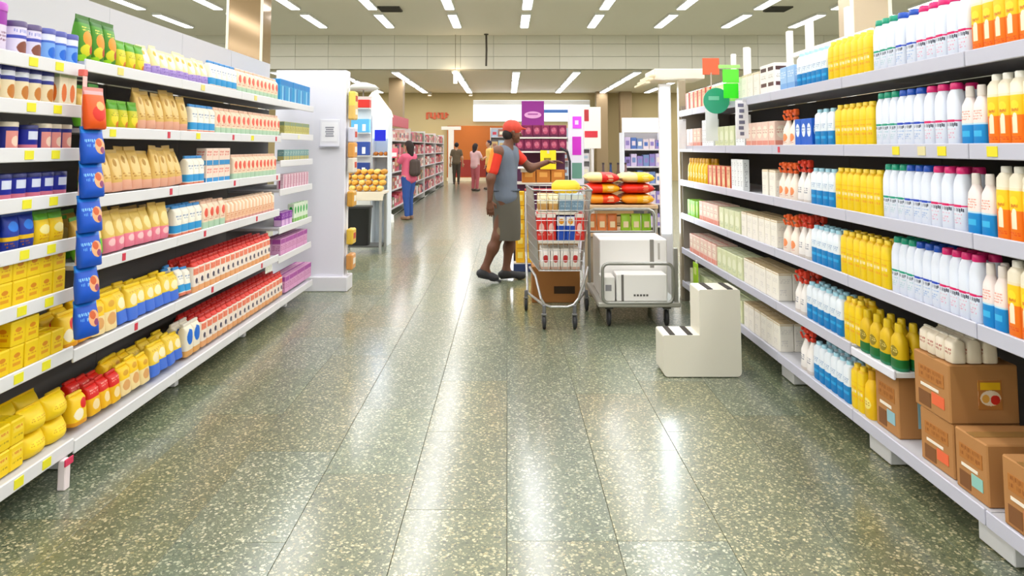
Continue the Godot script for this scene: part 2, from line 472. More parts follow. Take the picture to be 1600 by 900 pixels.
	product("creamcan", "powder_can", "cream can with navy lid", "can", "can", 0.085, 0.15, 0.085, print_tex(48, 64, "efe2c4", [["r", 0, 0, 1, 0.2, "eef0f8"], ["r", 0, 0.2, 1, 0.32, "3c4490"], ["e", 0.5, 0.66, 0.26, 0.22, "c88a4c"]]), {"cap": "3c4088"})
	product("orangebox", "cereal_box", "small cream box, orange print", "box", "box", 0.075, 0.15, 0.06, print_tex(48, 64, "ece6cc", [["e", 0.5, 0.6, 0.3, 0.28, "e88a48"], ["r", 0, 0, 1, 0.14, "b8c8a0"]]))
	product("pinkjar", "food_jar", "navy jar with pink label", "jar", "can", 0.085, 0.115, 0.085, print_tex(48, 48, "1c2a80", [["r", 0.12, 0.2, 0.88, 0.95, "e8a49c"], ["e", 0.5, 0.6, 0.22, 0.22, "f4dcc8"]]), {"cap": "d8ccb4"})
	product("navyjar", "food_jar", "navy jar with white label", "jar", "can", 0.095, 0.105, 0.095, print_tex(48, 48, "1f2f96", [["r", 0.2, 0.12, 0.8, 0.5, "dfe4f4"], ["r", 0, 0.74, 1, 1, "d88a9c"]]), {"cap": "181f64"})
	product("navypouch", "milk_pouch", "navy pouch with yellow band", "pouch", "pouch", 0.11, 0.15, 0.06, print_tex(48, 64, "1c3f96", [["e", 0.5, 0.3, 0.3, 0.15, "2f86dc"], ["r", 0, 0.6, 1, 0.72, "e8c02c"], ["t", 0.1, 0.78, 0.9, 0.95, "b06a34", 2]]), {"seal": "1f4fb0"})
	product("yellowpouch", "milk_pouch", "yellow pouch with green top", "pouch", "pouch", 0.11, 0.14, 0.07, print_tex(48, 64, "f4d428", [["r", 0, 0, 1, 0.2, "6aa838"], ["e", 0.5, 0.5, 0.34, 0.16, "fbf0b0"], ["t", 0.2, 0.7, 0.8, 0.9, "d08a10", 2]]), {"seal": "3f8c30"})
	var brick := print_tex(64, 64, "f1cd00", [["e", 0.5, 0.36, 0.24, 0.1, "d88a08"], ["r", 0.2, 0.66, 0.8, 0.8, "e0a010"], ["t", 0.15, 0.5, 0.85, 0.6, "c87808", 1], ["r", 0, 0, 1, 0.05, "ffe45c"]])
	product("yellowbrick", "pudding_box", "small yellow boxes", "box", "box", 0.085, 0.1, 0.07, brick)
	product("yellowbig", "biscuit_bundle", "big yellow bundle of packs", "bundle", "wrapped", 0.26, 0.2, 0.16, print_tex(64, 64, "f1cd00", [["r", 0.1, 0.18, 0.9, 0.5, "f6dc60"], ["t", 0.12, 0.24, 0.88, 0.42, "d04a20", 1], ["t", 0.1, 0.66, 0.9, 0.8, "6a4a08", 1]]))
	product("yellowslab", "biscuit_pack", "flat yellow shiny packet", "packet", "pouch", 0.16, 0.1, 0.12, print_tex(64, 64, "f2d000", [["e", 0.5, 0.5, 0.34, 0.2, "fbe050"], ["t", 0.2, 0.4, 0.8, 0.6, "d09a08", 2]]), {"seal": "e8c004"})
	product("junglebag", "snack_bag", "tall green snack bag, orange picture", "bag", "pouch", 0.12, 0.225, 0.08, print_tex(64, 96, "4f8a1c", [["e", 0.5, 0.45, 0.34, 0.18, "e89a1c"], ["e", 0.38, 0.72, 0.3, 0.14, "d8d43c"], ["e", 0.7, 0.7, 0.16, 0.1, "b8481c"], ["r", 0, 0, 1, 0.1, "2f6414"], ["t", 0.2, 0.18, 0.8, 0.3, "f0e070", 2], ["e", 0.2, 0.9, 0.22, 0.08, "a8d838"]]), {"seal": "3a7018"})
	product("greensnack", "snack_bag", "small green and yellow snack bag", "bag", "pouch", 0.09, 0.15, 0.06, print_tex(48, 64, "c8c41c", [["e", 0.5, 0.6, 0.36, 0.24, "f0d848"], ["r", 0, 0, 1, 0.26, "5f9c24"], ["e", 0.7, 0.8, 0.2, 0.12, "d8862c"], ["t", 0.15, 0.4, 0.85, 0.55, "7a8c10", 2]]), {"seal": "6aa824"})
	product("lilacnoodle", "noodle_bag", "cream noodle bag, lilac base", "bag", "pouch", 0.095, 0.165, 0.07, print_tex(48, 64, "efe2b4", [["r", 0, 0.66, 1, 1, "b8a4d8"], ["e", 0.5, 0.38, 0.34, 0.22, "f8f0d8"], ["t", 0.2, 0.7, 0.8, 0.9, "8a70b8", 2], ["e", 0.3, 0.2, 0.16, 0.1, "d8b04c"]]), {"seal": "e8dcb0"})
	product("tannoodle", "noodle_bag", "golden tan noodle bag", "bag", "pouch", 0.1, 0.23, 0.075, print_tex(48, 64, "dfbf78", [["e", 0.5, 0.4, 0.38, 0.26, "e8cf94"], ["e", 0.35, 0.25, 0.14, 0.1, "b08a34"], ["r", 0, 0.78, 1, 1, "e8b8a0"], ["t", 0.15, 0.6, 0.85, 0.72, "a06a2c", 2]]), {"seal": "c8a450"})
	product("pinknoodle", "noodle_bag", "golden noodle bag, pink base", "bag", "pouch", 0.1, 0.21, 0.075, print_tex(48, 64, "e4c878", [["e", 0.5, 0.36, 0.36, 0.2, "f0dca0"], ["r", 0, 0.62, 1, 1, "ee96a8"], ["e", 0.5, 0.74, 0.3, 0.1, "f8d0d0"]]), {"seal": "cda84c"})
	product("greennoodle", "noodle_bag", "tan noodle bag, green base", "bag", "pouch", 0.1, 0.215, 0.075, print_tex(48, 64, "e2c070", [["r", 0, 0.6, 1, 1, "7cc43c"], ["e", 0.5, 0.4, 0.34, 0.2, "f0e0a8"]]), {"seal": "3f9c2c"})
	product("bluepack", "pasta_pack", "white pasta pack, blue band", "pack", "bag", 0.095, 0.185, 0.065, print_tex(48, 64, "ece8dc", [["r", 0, 0.6, 1, 0.86, "4ba4d4"], ["e", 0.5, 0.4, 0.36, 0.18, "f8f4e8"], ["t", 0.15, 0.25, 0.85, 0.45, "3a5f90", 2], ["r", 0, 0.9, 1, 1, "d88a70"]]), {"seal": "3f8ccc"})
	product("redcream", "pasta_pack", "cream pasta pack, red print", "pack", "bag", 0.09, 0.185, 0.065, print_tex(48, 64, "f0dcc4", [["e", 0.5, 0.35, 0.3, 0.18, "e06a54"], ["r", 0, 0.72, 1, 1, "b8d0b8"], ["t", 0.15, 0.55, 0.85, 0.68, "b04a3c", 2]]), {"seal": "e8c0a8"})
	product("peachpack", "pasta_pack", "peach striped pasta pack", "pack", "bag", 0.075, 0.16, 0.065, print_tex(48, 64, "f0cdae", [["r", 0.3, 0, 0.7, 0.5, "f4e4d0"], ["t", 0.15, 0.5, 0.85, 0.8, "c87a5c", 3], ["r", 0, 0.86, 1, 1, "d8a8a0"]]), {"seal": "ecd0b4"})
	product("boxstack", "pasta_box", "white and red pasta box", "box", "box", 0.1, 0.115, 0.07, print_tex(48, 48, "f2ded0", [["t", 0.1, 0.15, 0.9, 0.5, "d85848", 2], ["r", 0, 0.72, 1, 1, "4a9ccc"]]))
	product("whitered", "flour_bag", "white flour bag with red top", "bag", "bag", 0.085, 0.205, 0.065, print_tex(48, 64, "f2e8dc", [["r", 0, 0, 1, 0.13, "d84a38"], ["r", 0.1, 0.2, 0.9, 0.42, "e89a80"], ["e", 0.45, 0.6, 0.2, 0.09, "3a3448"], ["t", 0.15, 0.24, 0.85, 0.4, "d86048", 2], ["t", 0.3, 0.68, 0.9, 0.76, "5a5460", 1], ["r", 0, 0.8, 1, 1, "e8b484"]]), {"seal": "b81e1a"})
	product("yellowred", "cookie_pack", "yellow pack with red heart", "pack", "bag", 0.11, 0.16, 0.07, print_tex(48, 64, "f4d23c", [["e", 0.66, 0.3, 0.22, 0.18, "d82c28"], ["e", 0.34, 0.62, 0.28, 0.2, "f8f0d8"], ["r", 0, 0.86, 1, 1, "e0a018"]]), {"seal": "f0c828"})
	product("redyellow", "cookie_pack", "red and yellow cookie pack", "pack", "bag", 0.1, 0.16, 0.07, print_tex(48, 64, "f0c230", [["r", 0, 0, 1, 0.42, "d83428"], ["e", 0.5, 0.66, 0.3, 0.18, "f6e0b0"], ["t", 0.15, 0.12, 0.85, 0.3, "f4c0b0", 2]]), {"seal": "c8281e"})
	product("yellowpack", "cookie_pack", "yellow and cream cookie pack", "pack", "bag", 0.11, 0.175, 0.07, print_tex(48, 64, "f3e0ac", [["r", 0, 0, 1, 0.45, "f6d028"], ["e", 0.5, 0.22, 0.24, 0.1, "d8a418"], ["e", 0.5, 0.66, 0.32, 0.18, "e0b078"]]), {"seal": "f0cc20"})
	product("bluebase", "cookie_pack", "yellow cookie pack, blue base", "pack", "bag", 0.1, 0.175, 0.07, print_tex(48, 64, "f2d65c", [["r", 0, 0.6, 1, 1, "5f86d8"], ["e", 0.5, 0.36, 0.34, 0.18, "f8ecc4"], ["t", 0.2, 0.1, 0.8, 0.22, "c89a18", 1]]), {"seal": "f0cc20"})
	product("blueround", "cookie_pack", "white pack with blue disc", "pack", "bag", 0.13, 0.2, 0.07, print_tex(48, 64, "f0ead8", [["e", 0.45, 0.35, 0.34, 0.26, "1f78d0"], ["r", 0, 0.8, 1, 1, "e0b070"]]), {"seal": "e8e0d0"})
	product("bluecase", "bottle_case", "shrink-wrapped blue bottle case", "case", "box", 0.2, 0.2, 0.12, print_tex(48, 48, "4aa0cc", [["r", 0, 0, 1, 0.25, "1a86c4"], ["r", 0.3, 0.3, 0.45, 1, "a8d4e8"], ["r", 0.6, 0.3, 0.72, 1, "2878b8"]]))
	product("olivepack", "tea_box", "small olive tea box", "box", "box", 0.08, 0.115, 0.06, print_tex(48, 48, "bfba78", [["r", 0, 0, 1, 0.3, "8a9a80"], ["t", 0.1, 0.45, 0.9, 0.8, "7a7440", 3]]))
	product("tealpack", "tea_box", "small teal tea box", "box", "box", 0.08, 0.1, 0.06, print_tex(48, 48, "7fa0a0", [["r", 0, 0.6, 1, 1, "b8b078"], ["t", 0.1, 0.15, 0.9, 0.5, "d8e0d8", 2]]))
	product("pinkbox", "tea_box", "pink and white tea box", "box", "box", 0.09, 0.13, 0.06, print_tex(48, 48, "e0c8d0", [["r", 0.3, 0, 0.5, 1, "a83a68"], ["t", 0.55, 0.2, 0.95, 0.8, "b890a0", 4]]))
	product("greentall", "tea_box", "white tea box, green leaf", "box", "box", 0.09, 0.17, 0.06, print_tex(48, 64, "dce8d4", [["e", 0.5, 0.35, 0.3, 0.2, "1fa84c"], ["r", 0, 0.8, 1, 1, "88b868"]]))
	product("purplepack", "candy_pack", "purple sweets pack", "pack", "box", 0.1, 0.12, 0.07, print_tex(48, 48, "8a4aa0", [["r", 0, 0.55, 1, 1, "d8b8d8"], ["t", 0.1, 0.15, 0.9, 0.45, "e8c8e8", 2]]))
	product("lilacpack", "candy_pack", "lilac pink sweets pack", "pack", "box", 0.12, 0.14, 0.08, print_tex(48, 48, "d8a8c8", [["r", 0, 0, 1, 0.3, "a858a0"], ["t", 0.1, 0.45, 0.9, 0.8, "a04878", 3]]))

# ---------------------------------------------------------------- setting
func terrazzo() -> ImageTexture:
	var n := 1024
	var im := Image.create(n, n, false, Image.FORMAT_RGBA8)
	var g := RandomNumberGenerator.new()
	g.seed = 77
	var ns := FastNoiseLite.new()
	ns.seed = 4
	ns.frequency = 0.011
	for y in n:
		for x in n:
			var v := 0.5 + 0.5 * ns.get_noise_2d(x, y)
			im.set_pixel(x, y, Color(0.34 + 0.10 * v, 0.38 + 0.10 * v, 0.30 + 0.08 * v))
	var tones := ["bcba9c", "acae92", "c6c2a6", "a0a488", "8c947a", "566048", "465040", "6c745c", "d0caac", "9c9874", "80866c", "5e6852"]
	for k in 21000:
		var cx := g.randi_range(0, n - 1)
		var cy := g.randi_range(0, n - 1)
		var r := 1.3 + 5.5 * pow(g.randf(), 2.6)
		var ra := r * g.randf_range(0.6, 1.0)
		var th := g.randf() * PI
		var c := C(tones[g.randi() % tones.size()])
		var ct := cos(th)
		var sn := sin(th)
		for y in range(-int(r) - 1, int(r) + 2):
			for x in range(-int(r) - 1, int(r) + 2):
				var u := (x * ct + y * sn) / r
				var v := (y * ct - x * sn) / ra
				if absf(u) + absf(v) < 1.25 and u * u + v * v < 1.0:
					im.set_pixel(posmod(cx + x, n), posmod(cy + y, n), c)
	return ImageTexture.create_from_image(im)

const CEIL := 4.98
const LOW := 3.91
const BULK := 22.9
const FAR := 33.0
const WIDE := 15.0

func build_setting():
	var tz := terrazzo()
	var fm := []
	var tints := ["ffffff", "f2f6ea", "fff6e2", "ecf0ee", "f6eedc"]
	for k in tints.size():
		var m := StandardMaterial3D.new()
		m.albedo_texture = tz
		m.albedo_color = C(tints[k])
		m.uv1_triplanar = true
		m.uv1_world_triplanar = true
		m.uv1_scale = Vector3.ONE * 0.8
		m.uv1_offset = Vector3(0.37 * k, 0.11 * k, 0.53 * k)
		m.roughness = 0.4
		m.clearcoat_enabled = true
		m.clearcoat = 0.9
		m.clearcoat_roughness = 0.185
		fm.append(m)
	var fl := Node3D.new()
	fl.name = "floor"
	add_child(fl)
	struct(fl)
	var TX := 0.4155
	var TL := 0.83
	var x0 := -6 * TX
	var x1 := 6 * TX
	var d0 := 1.6
	var d1 := 12.0
	box("grout_bed", Vector3(0, -0.055, -(d0 + d1) / 2), Vector3(x1 - x0, 0.1, d1 - d0), M("5c5d50", 0.8), fl)
	var slabs := [[-WIDE, WIDE, -9.0, d0], [-WIDE, WIDE, d1, FAR], [-WIDE, x0, d0, d1], [x1, WIDE, d0, d1]]
	for s in slabs:
		box("terrazzo_slab", Vector3((s[0] + s[1]) / 2, -0.1, -(s[2] + s[3]) / 2), Vector3(s[1] - s[0], 0.2, s[3] - s[2]), fm[0], fl)
	for cidx in range(-6, 6):
		var off: float = [0.3, 0.62, 0.12, 0.45, 0.2, 0.7, 0.46, 0.46, 0.7, 0.1, 0.33, 0.5][cidx + 6]
		var z := d0 - TL + off
		while z < d1:
			var za := maxf(z, d0)
			var zb := minf(z + TL, d1)
			if zb - za > 0.03:
				box("floor_tile", Vector3((cidx + 0.5) * TX, -0.003, -(za + zb) / 2), Vector3(TX - 0.0022, 0.006, zb - za - 0.0022), fm[rng.randi() % 5], fl, 0.0008)
			z += TL
	var cm := M("f4ecdc", 0.7)
	struct(box("ceiling", Vector3(0, CEIL + 0.1, (9.0 - BULK) / 2), Vector3(2 * WIDE, 0.2, BULK + 9.0), cm))
	struct(box("ceiling_low", Vector3(0, LOW + 0.75, -(BULK + FAR) / 2 - 0.1), Vector3(2 * WIDE, 1.5, FAR - BULK - 0.3), M("ecdfc8", 0.7)))
	# bulkhead where the ceiling steps down, faced with panels
	var bh := Node3D.new()
	bh.name = "trim_1"
	add_child(bh)
	struct(bh)
	box("backing", Vector3(0, (LOW + CEIL) / 2, -BULK - 0.05), Vector3(2 * WIDE, CEIL - LOW, 0.06), M("8f8c7c", 0.8), bh)
	for i in range(-14, 15):
		for r in 3:
			var ya: float = LOW + [0.0, 0.40, 0.80][r] + 0.004
			var yb: float = LOW + [0.40, 0.80, CEIL - LOW][r] - 0.004
			box("panel", Vector3(i * 1.035 + 0.1, (ya + yb) / 2, -BULK - 0.005), Vector3(1.027, yb - ya, 0.03), M(["e4e0d0", "e0dccb", "e7e3d4"][posmod(i * 7 + r * 3, 3)], 0.6), bh, 0.004)
	for s in [["wall_left", -1], ["wall_right", 1]]:
		struct(box(s[0], Vector3(s[1] * (WIDE + 0.1), 2.5, (9.0 - FAR) / 2), Vector3(0.2, 5.2, FAR + 9.0), M("e2e2d8", 0.7)))
	struct(box("wall_near", Vector3(0, 2.5, 9.1), Vector3(2 * WIDE + 0.4, 5.2, 0.2), M("dcdcd2", 0.7)))
	struct(box("wall_far", Vector3(0, 2.5, -FAR - 0.1), Vector3(2 * WIDE + 0.4, 5.2, 0.2), M("c4b080", 0.7)))
	# lamps
	var lampm := glow("fbfcff", 6.0)
	var hous := M("e8e8e4", 0.5)
	for k in range(-7, 7):
		var x := 0.5 + 1.93 * k
		var rown := "row %s" % ordw(absi(k) + 1)
		for seg in [[16.2, 18.25], [19.0, 21.05]]:
			if k < -5 or k > 5:
				continue
			lamp(x, CEIL, seg[0], seg[1], hous, lampm, ("farther" if seg[0] > 18 else "nearer"), k)
		lamp(x, CEIL, -7.0, 15.5, hous, lampm, "long", k)
	for k in range(-5, 6):
		var x := 0.3 + 1.93 * k
		for seg in [[23.3, 26.0], [26.4, 29.0], [29.4, 32.0]]:
			lamp(x, LOW, seg[0], seg[1], hous, lampm, ["first", "middle", "last"][int((seg[0] - 23.0) / 3.0)] + " low", k)

var lamp_energy := 1.0
func lamp(x: float, y: float, za: float, zb: float, hous: Material, lampm: Material, which: String, k: int):
	var side := "right of" if k >= 0 else "left of"
	var o := thing("ceiling_lamp", "white strip lamp, %s of its row, %s row %s the aisle centre" % [which, ordw(k + 1 if k >= 0 else -k), side], "lamp", Vector3(x, y, -(za + zb) / 2), 0.0, "strip lamps in rows on the ceiling")
	var l := zb - za
	box("housing", Vector3(0, -0.03, 0), Vector3(0.27, 0.06, l), hous, o, 0.008)
	box("diffuser", Vector3(0, -0.068, 0), Vector3(0.21, 0.015, l - 0.06), lampm, o, 0.004)
	var a := AreaLight3D.new()
	a.name = "area_light"
	a.area_size = Vector2(0.2, l - 0.08)
	a.area_normalize_energy = true
	a.light_energy = lamp_energy * l
	a.light_color = C("f8f6fa")
	a.rotation.x = -PI / 2
	a.position.y = -0.085
	a.shadow_enabled = true
	a.set("area_range", 60.0)
	o.add_child(a)

# ---------------------------------------------------------------- shelving
const LLIP := -1.95
const LBACK := -2.42
const RLIP := 1.69
const RBACK := 2.2
func ticket(parent: Node, side: int, x: float, y: float, z: float, col: String, w := 0.05, h := 0.034):
	box("price_ticket", Vector3(x - side * 0.0015, y, z), Vector3(0.003, h, w), M(col, 0.5), parent)

# a bay from depth za to zb; shelves = [height of rail middle, lip x]; tickets = [shelf number, share of the bay, colour]
func bay(side: int, za: float, zb: float, shelves: Array, top: float, label: String, tickets := [], feet := [], last := false):
	var back := LBACK if side < 0 else RBACK
	var mid := -(za + zb) / 2
	var l := zb - za - 0.003
	var o := thing("shelving_unit", label, "shelving", Vector3(back, 0, mid), 0.0, "shelving units beside the aisle")
	var rail := M("dededf" if side < 0 else "c0c0ce", 0.4)
	var plate := M("c4c4c8", 0.5)
	var dark := M("757270" if side < 0 else "45403c", 0.7)
	box("back_panel", Vector3(-side * 0.012, 0.95 if side < 0 else 0.93, 0), Vector3(0.018, 1.8 if side < 0 else 1.74, l), dark, o)
	if side < 0:
		box("header_panel", Vector3(-side * 0.012, (1.86 + top) / 2, 0), Vector3(0.018, top - 1.86, l), M("bdbdc0", 0.55), o)
	box("upright", Vector3(side * 0.02, (2.39 if side > 0 else top) / 2, l / 2 - 0.03), Vector3(0.04, 2.39 if side > 0 else top, 0.055), M("efeee6", 0.5), o, 0.004)
	if last and side > 0:
		box("end_panel", Vector3(-0.25, 0.95, -l / 2 + 0.008), Vector3(0.49, 1.86, 0.012), M("8c8478", 0.5, 0.2), o, 0.002)
	if last:
		box("upright", Vector3(side * 0.02, (2.39 if side > 0 else top) / 2, -l / 2 + 0.03), Vector3(0.04, 2.39 if side > 0 else top, 0.055), M("efeee6", 0.5), o, 0.004)
	var k := 0
	for s in shelves:
		var lip: float = s[1] - back
		var w := absf(lip) - 0.022
		var sh := box("shelf", Vector3(-side * (0.022 + w / 2 - 0.004), s[0] + 0.008, 0), Vector3(w - 0.008, 0.02, l), plate, o)
		var pr := box("price_rail", Vector3(lip + side * 0.004, s[0], 0), Vector3(0.012, 0.058, l), rail, sh, 0.003)
		pr.position -= sh.position
		for t in tickets:
			if t[0] == k:
				ticket(sh, side, lip - side * 0.002, s[0], l / 2 - t[1] * l, t[2], 0.055 if t[2] != "d03048" else 0.03, 0.036)
		k += 1
	for ft in feet:
		box("foot", Vector3(-side * (absf(RLIP - back if side > 0 else LLIP - back) - 0.14), (shelves[-1][0] - 0.02) / 2, -ft - mid), Vector3(0.09, shelves[-1][0] - 0.03, 0.05 if side < 0 else 0.2), M("e6e6e8", 0.5), o, 0.004)

func left_shelves():
	var Y := [1.83, 1.643, 1.448, 1.249, 1.047, 0.824, 0.561, 0.16]
	var G := [1.86, 1.55, 1.223, 0.924, 0.541, 0.145]
	var E := [1.86, 1.575, 1.338, 1.09, 0.765, 0.516, 0.145]
	var mk := func(a: Array) -> Array:
		var out := []
		for i in a.size():
			out.append([a[i], LLIP if i < a.size() - 1 else LLIP + 0.02])
		return out
	var yl := []
	for k in 8:
		yl += [[k, 0.62, "e8e020"], [k, 0.80, "e8e020"]]
	bay(-1, 2.4, 3.385, mk.call(Y), 2.32, "white shelving bay nearest the camera on the left, yellow tickets", yl, [], false)
	var ends := [3.388, 4.4, 5.4, 6.37]
	for i in 3:
		bay(-1, ends[i], ends[i + 1], mk.call(G), 2.32, ["white shelving bay behind the hanging blue snack strip", "middle left white shelving bay of six shelves", "left white shelving bay holding peach and red-topped packs"][i],
			[[0, 0.3, "e8d878"], [1, 0.25, "e8e020"], [2, 0.9, "d03048"], [3, 0.4, "d03048"], [4, 0.55, "d03048"], [1, 0.85, "d03048"]], [[3.52, 4.68, 5.87][i]])
	bay(-1, 6.373, 7.42, mk.call(E), 2.32, "white shelving bay against the white pillar, closer shelves", [[1, 0.5, "e8e8c0"]], [6.95], true)
	# the support leg with a red ticket under the near bay
	var lg := thing("support_leg", "white support leg with a red end under the near left bottom shelf", "leg", Vector3(-1.925, 0, -3.31))
	box("post", Vector3(0, 0.064, 0), Vector3(0.035, 0.128, 0.04), M("ecdfe0", 0.5), lg, 0.004)
	box("red_end", Vector3(0.02, 0.118, 0), Vector3(0.006, 0.03, 0.06), M("d8345c", 0.5), lg, 0.001)
	var zl := func(x: float, y: float) -> float: return z_on(x, y, LLIP)
	var put := func(shelf: String, Yc: float, rows: Array):
		for r in rows:
			var ymid := 230.0 - (Yc - EYE) * 1150.0 / 4.0
			var a: float = zl.call(r[0], 230) if r[0] > -200 else 2.4
			stock(-1, shelf, Yc + 0.019, LLIP, a, zl.call(r[1], 230), r[2], r[3] if r.size() > 3 else {})
	var soft := {"lean": 0.14, "jitter": 0.008}
	var soft2 := {"lean": 0.14, "jitter": 0.008, "deep": 2}
	put.call("left top shelf", 1.83, [[-60, 26, "purpletub"], [28, 76, "brownpack"], [76, 130, "bluecan"]])
	put.call("left top shelf", 1.86, [[132, 190, "junglebag"], [190, 232, "greensnack"], [233, 332, "lilacnoodle", soft], [333, 374, "bluepack"], [375, 438, "redcream"], [441, 487, "bluecase"]])
	put.call("near left second shelf", 1.643, [[-60, 96, "creamcan"], [98, 126, "orangebox"]])
	put.call("left second shelf", 1.55, [[142, 180, "greennoodle", soft], [180, 226, "greensnack"], [228, 304, "tannoodle", soft], [306, 342, "bluepack"], [343, 396, "redcream"], [397, 442, "redcream"]])
	put.call("far left second shelf", 1.575, [[449, 487, "olivepack"]])
	put.call("near left third shelf", 1.448, [[-60, 14, "creamcan"], [18, 52, "pinkjar"], [54, 76, "navyjar"], [78, 126, "pinkjar"]])
	put.call("left third shelf", 1.223, [[150, 176, "greennoodle", soft], [177, 300, "tannoodle", soft], [302, 328, "bluepack"], [330, 366, "boxstack", {"stack": 2}], [372, 438, "redcream"]])
	put.call("far left third shelf", 1.338, [[449, 487, "tealpack"]])
	put.call("near left fourth shelf", 1.249, [[-60, 14, "creamcan", {"pitch": 0.09}], [16, 122, "navyjar"]])
	put.call("left fourth shelf", 0.924, [[146, 184, "greennoodle", soft2], [185, 280, "pinknoodle", soft2], [285, 326, "bluepack", {"deep": 2}], [327, 362, "redcream", {"deep": 2}], [363, 436, "peachpack", {"deep": 2}]])
	put.call("far left fourth shelf", 1.09, [[449, 487, "pinkbox"]])
	put.call("near left fifth shelf", 1.047, [[-60, 26, "navyjar", {"deep": 2}], [28, 76, "navypouch", {"deep": 2}], [78, 120, "yellowpouch", {"deep": 2}]])
	put.call("near left sixth shelf", 0.824, [[-60, 120, "yellowbrick", {"deep": 3, "stack": 2, "gaps": 0.12}]])
	put.call("near left seventh shelf", 0.561, [[-60, 122, "yellowbrick", {"deep": 3, "stack": 2, "gaps": 0.25}]])
	put.call("left fifth shelf", 0.541, [[126, 166, "yellowred", soft2], [168, 204, "yellowpack", soft2], [206, 296, "bluebase", soft2], [298, 314, "bluepack", soft2], [316, 432, "whitered", {"deep": 3}]])
	put.call("far left fifth shelf", 0.765, [[447, 464, "purplepack"], [466, 487, "greentall"]])
	put.call("far left sixth shelf", 0.516, [[447, 487, "lilacpack", {"deep": 2}]])
	put.call("left bottom shelf", 0.165, [[-90, 74, "yellowbig", {"deep": 2}], [76, 140, "yellowslab", {"deep": 2, "stack": 2}], [142, 170, "yellowred", soft2], [172, 214, "redyellow", soft2], [216, 256, "yellowpack", soft2], [258, 306, "bluebase", soft2], [308, 330, "blueround", {"deep": 2}], [331, 452, "whitered", {"deep": 3}], [455, 494, "lilacpack", {"deep": 2}]])
	# hanging clip strip of blue snack bags at the first bay joint
	var hs := thing("hanging_strip", "white hanging strip carrying snack bags at the left bay joint", "strip", Vector3(-1.905, 0, -3.31))
	box("strip", Vector3(0, 1.24, 0), Vector3(0.004, 1.12, 0.03), M("f0c8c0", 0.5), hs)
	box("hook", Vector3(-0.01, 1.815, 0), Vector3(0.03, 0.03, 0.03), M("e86a60", 0.4), hs, 0.003)
	product("bluesnack", "snack_bag", "blue snack bag", "bag", "pouch", 0.125, 0.165, 0.06, print_tex(64, 64, "1f63c4", [["e", 0.66, 0.5, 0.26, 0.24, "e8b48c"], ["e", 0.6, 0.4, 0.14, 0.12, "c86a3c"], ["e", 0.74, 0.62, 0.12, 0.1, "8a4a70"], ["r", 0, 0, 1, 0.12, "2f8ad8"], ["t", 0.08, 0.3, 0.45, 0.6, "9fd0f4", 2]]), {"seal": "2476cc"})
	product("orangesnack", "snack_bag", "orange snack bag", "bag", "pouch", 0.115, 0.19, 0.06, print_tex(64, 64, "e8702c", [["e", 0.5, 0.6, 0.3, 0.2, "d83c20"], ["e", 0.6, 0.4, 0.2, 0.12, "f4b880"], ["r", 0, 0, 1, 0.12, "d8a0a0"]]), {"seal": "d88a80"})
	for k in 7:
		var key := "orangesnack" if k == 0 else "bluesnack"
		if not protos.has(key):
			protos[key] = make_goods(key)
		var c: Node3D = protos[key].duplicate()
		c.name = numbered("snack_bag")
		add_child(c)
		c.position = Vector3(-1.85, 1.56 - k * 0.152, -3.31 + 0.006 * (k % 2))
		c.rotation.y = PI / 2 - 0.25
		c.rotate_object_local(Vector3.RIGHT, -0.12)
		tag(c, "orange snack bag topmost on the left hanging strip" if k == 0 else "blue snack bag on the left hanging strip, %s from its top" % ordw(k + 1), "bag", "snack bags on the hanging strip")

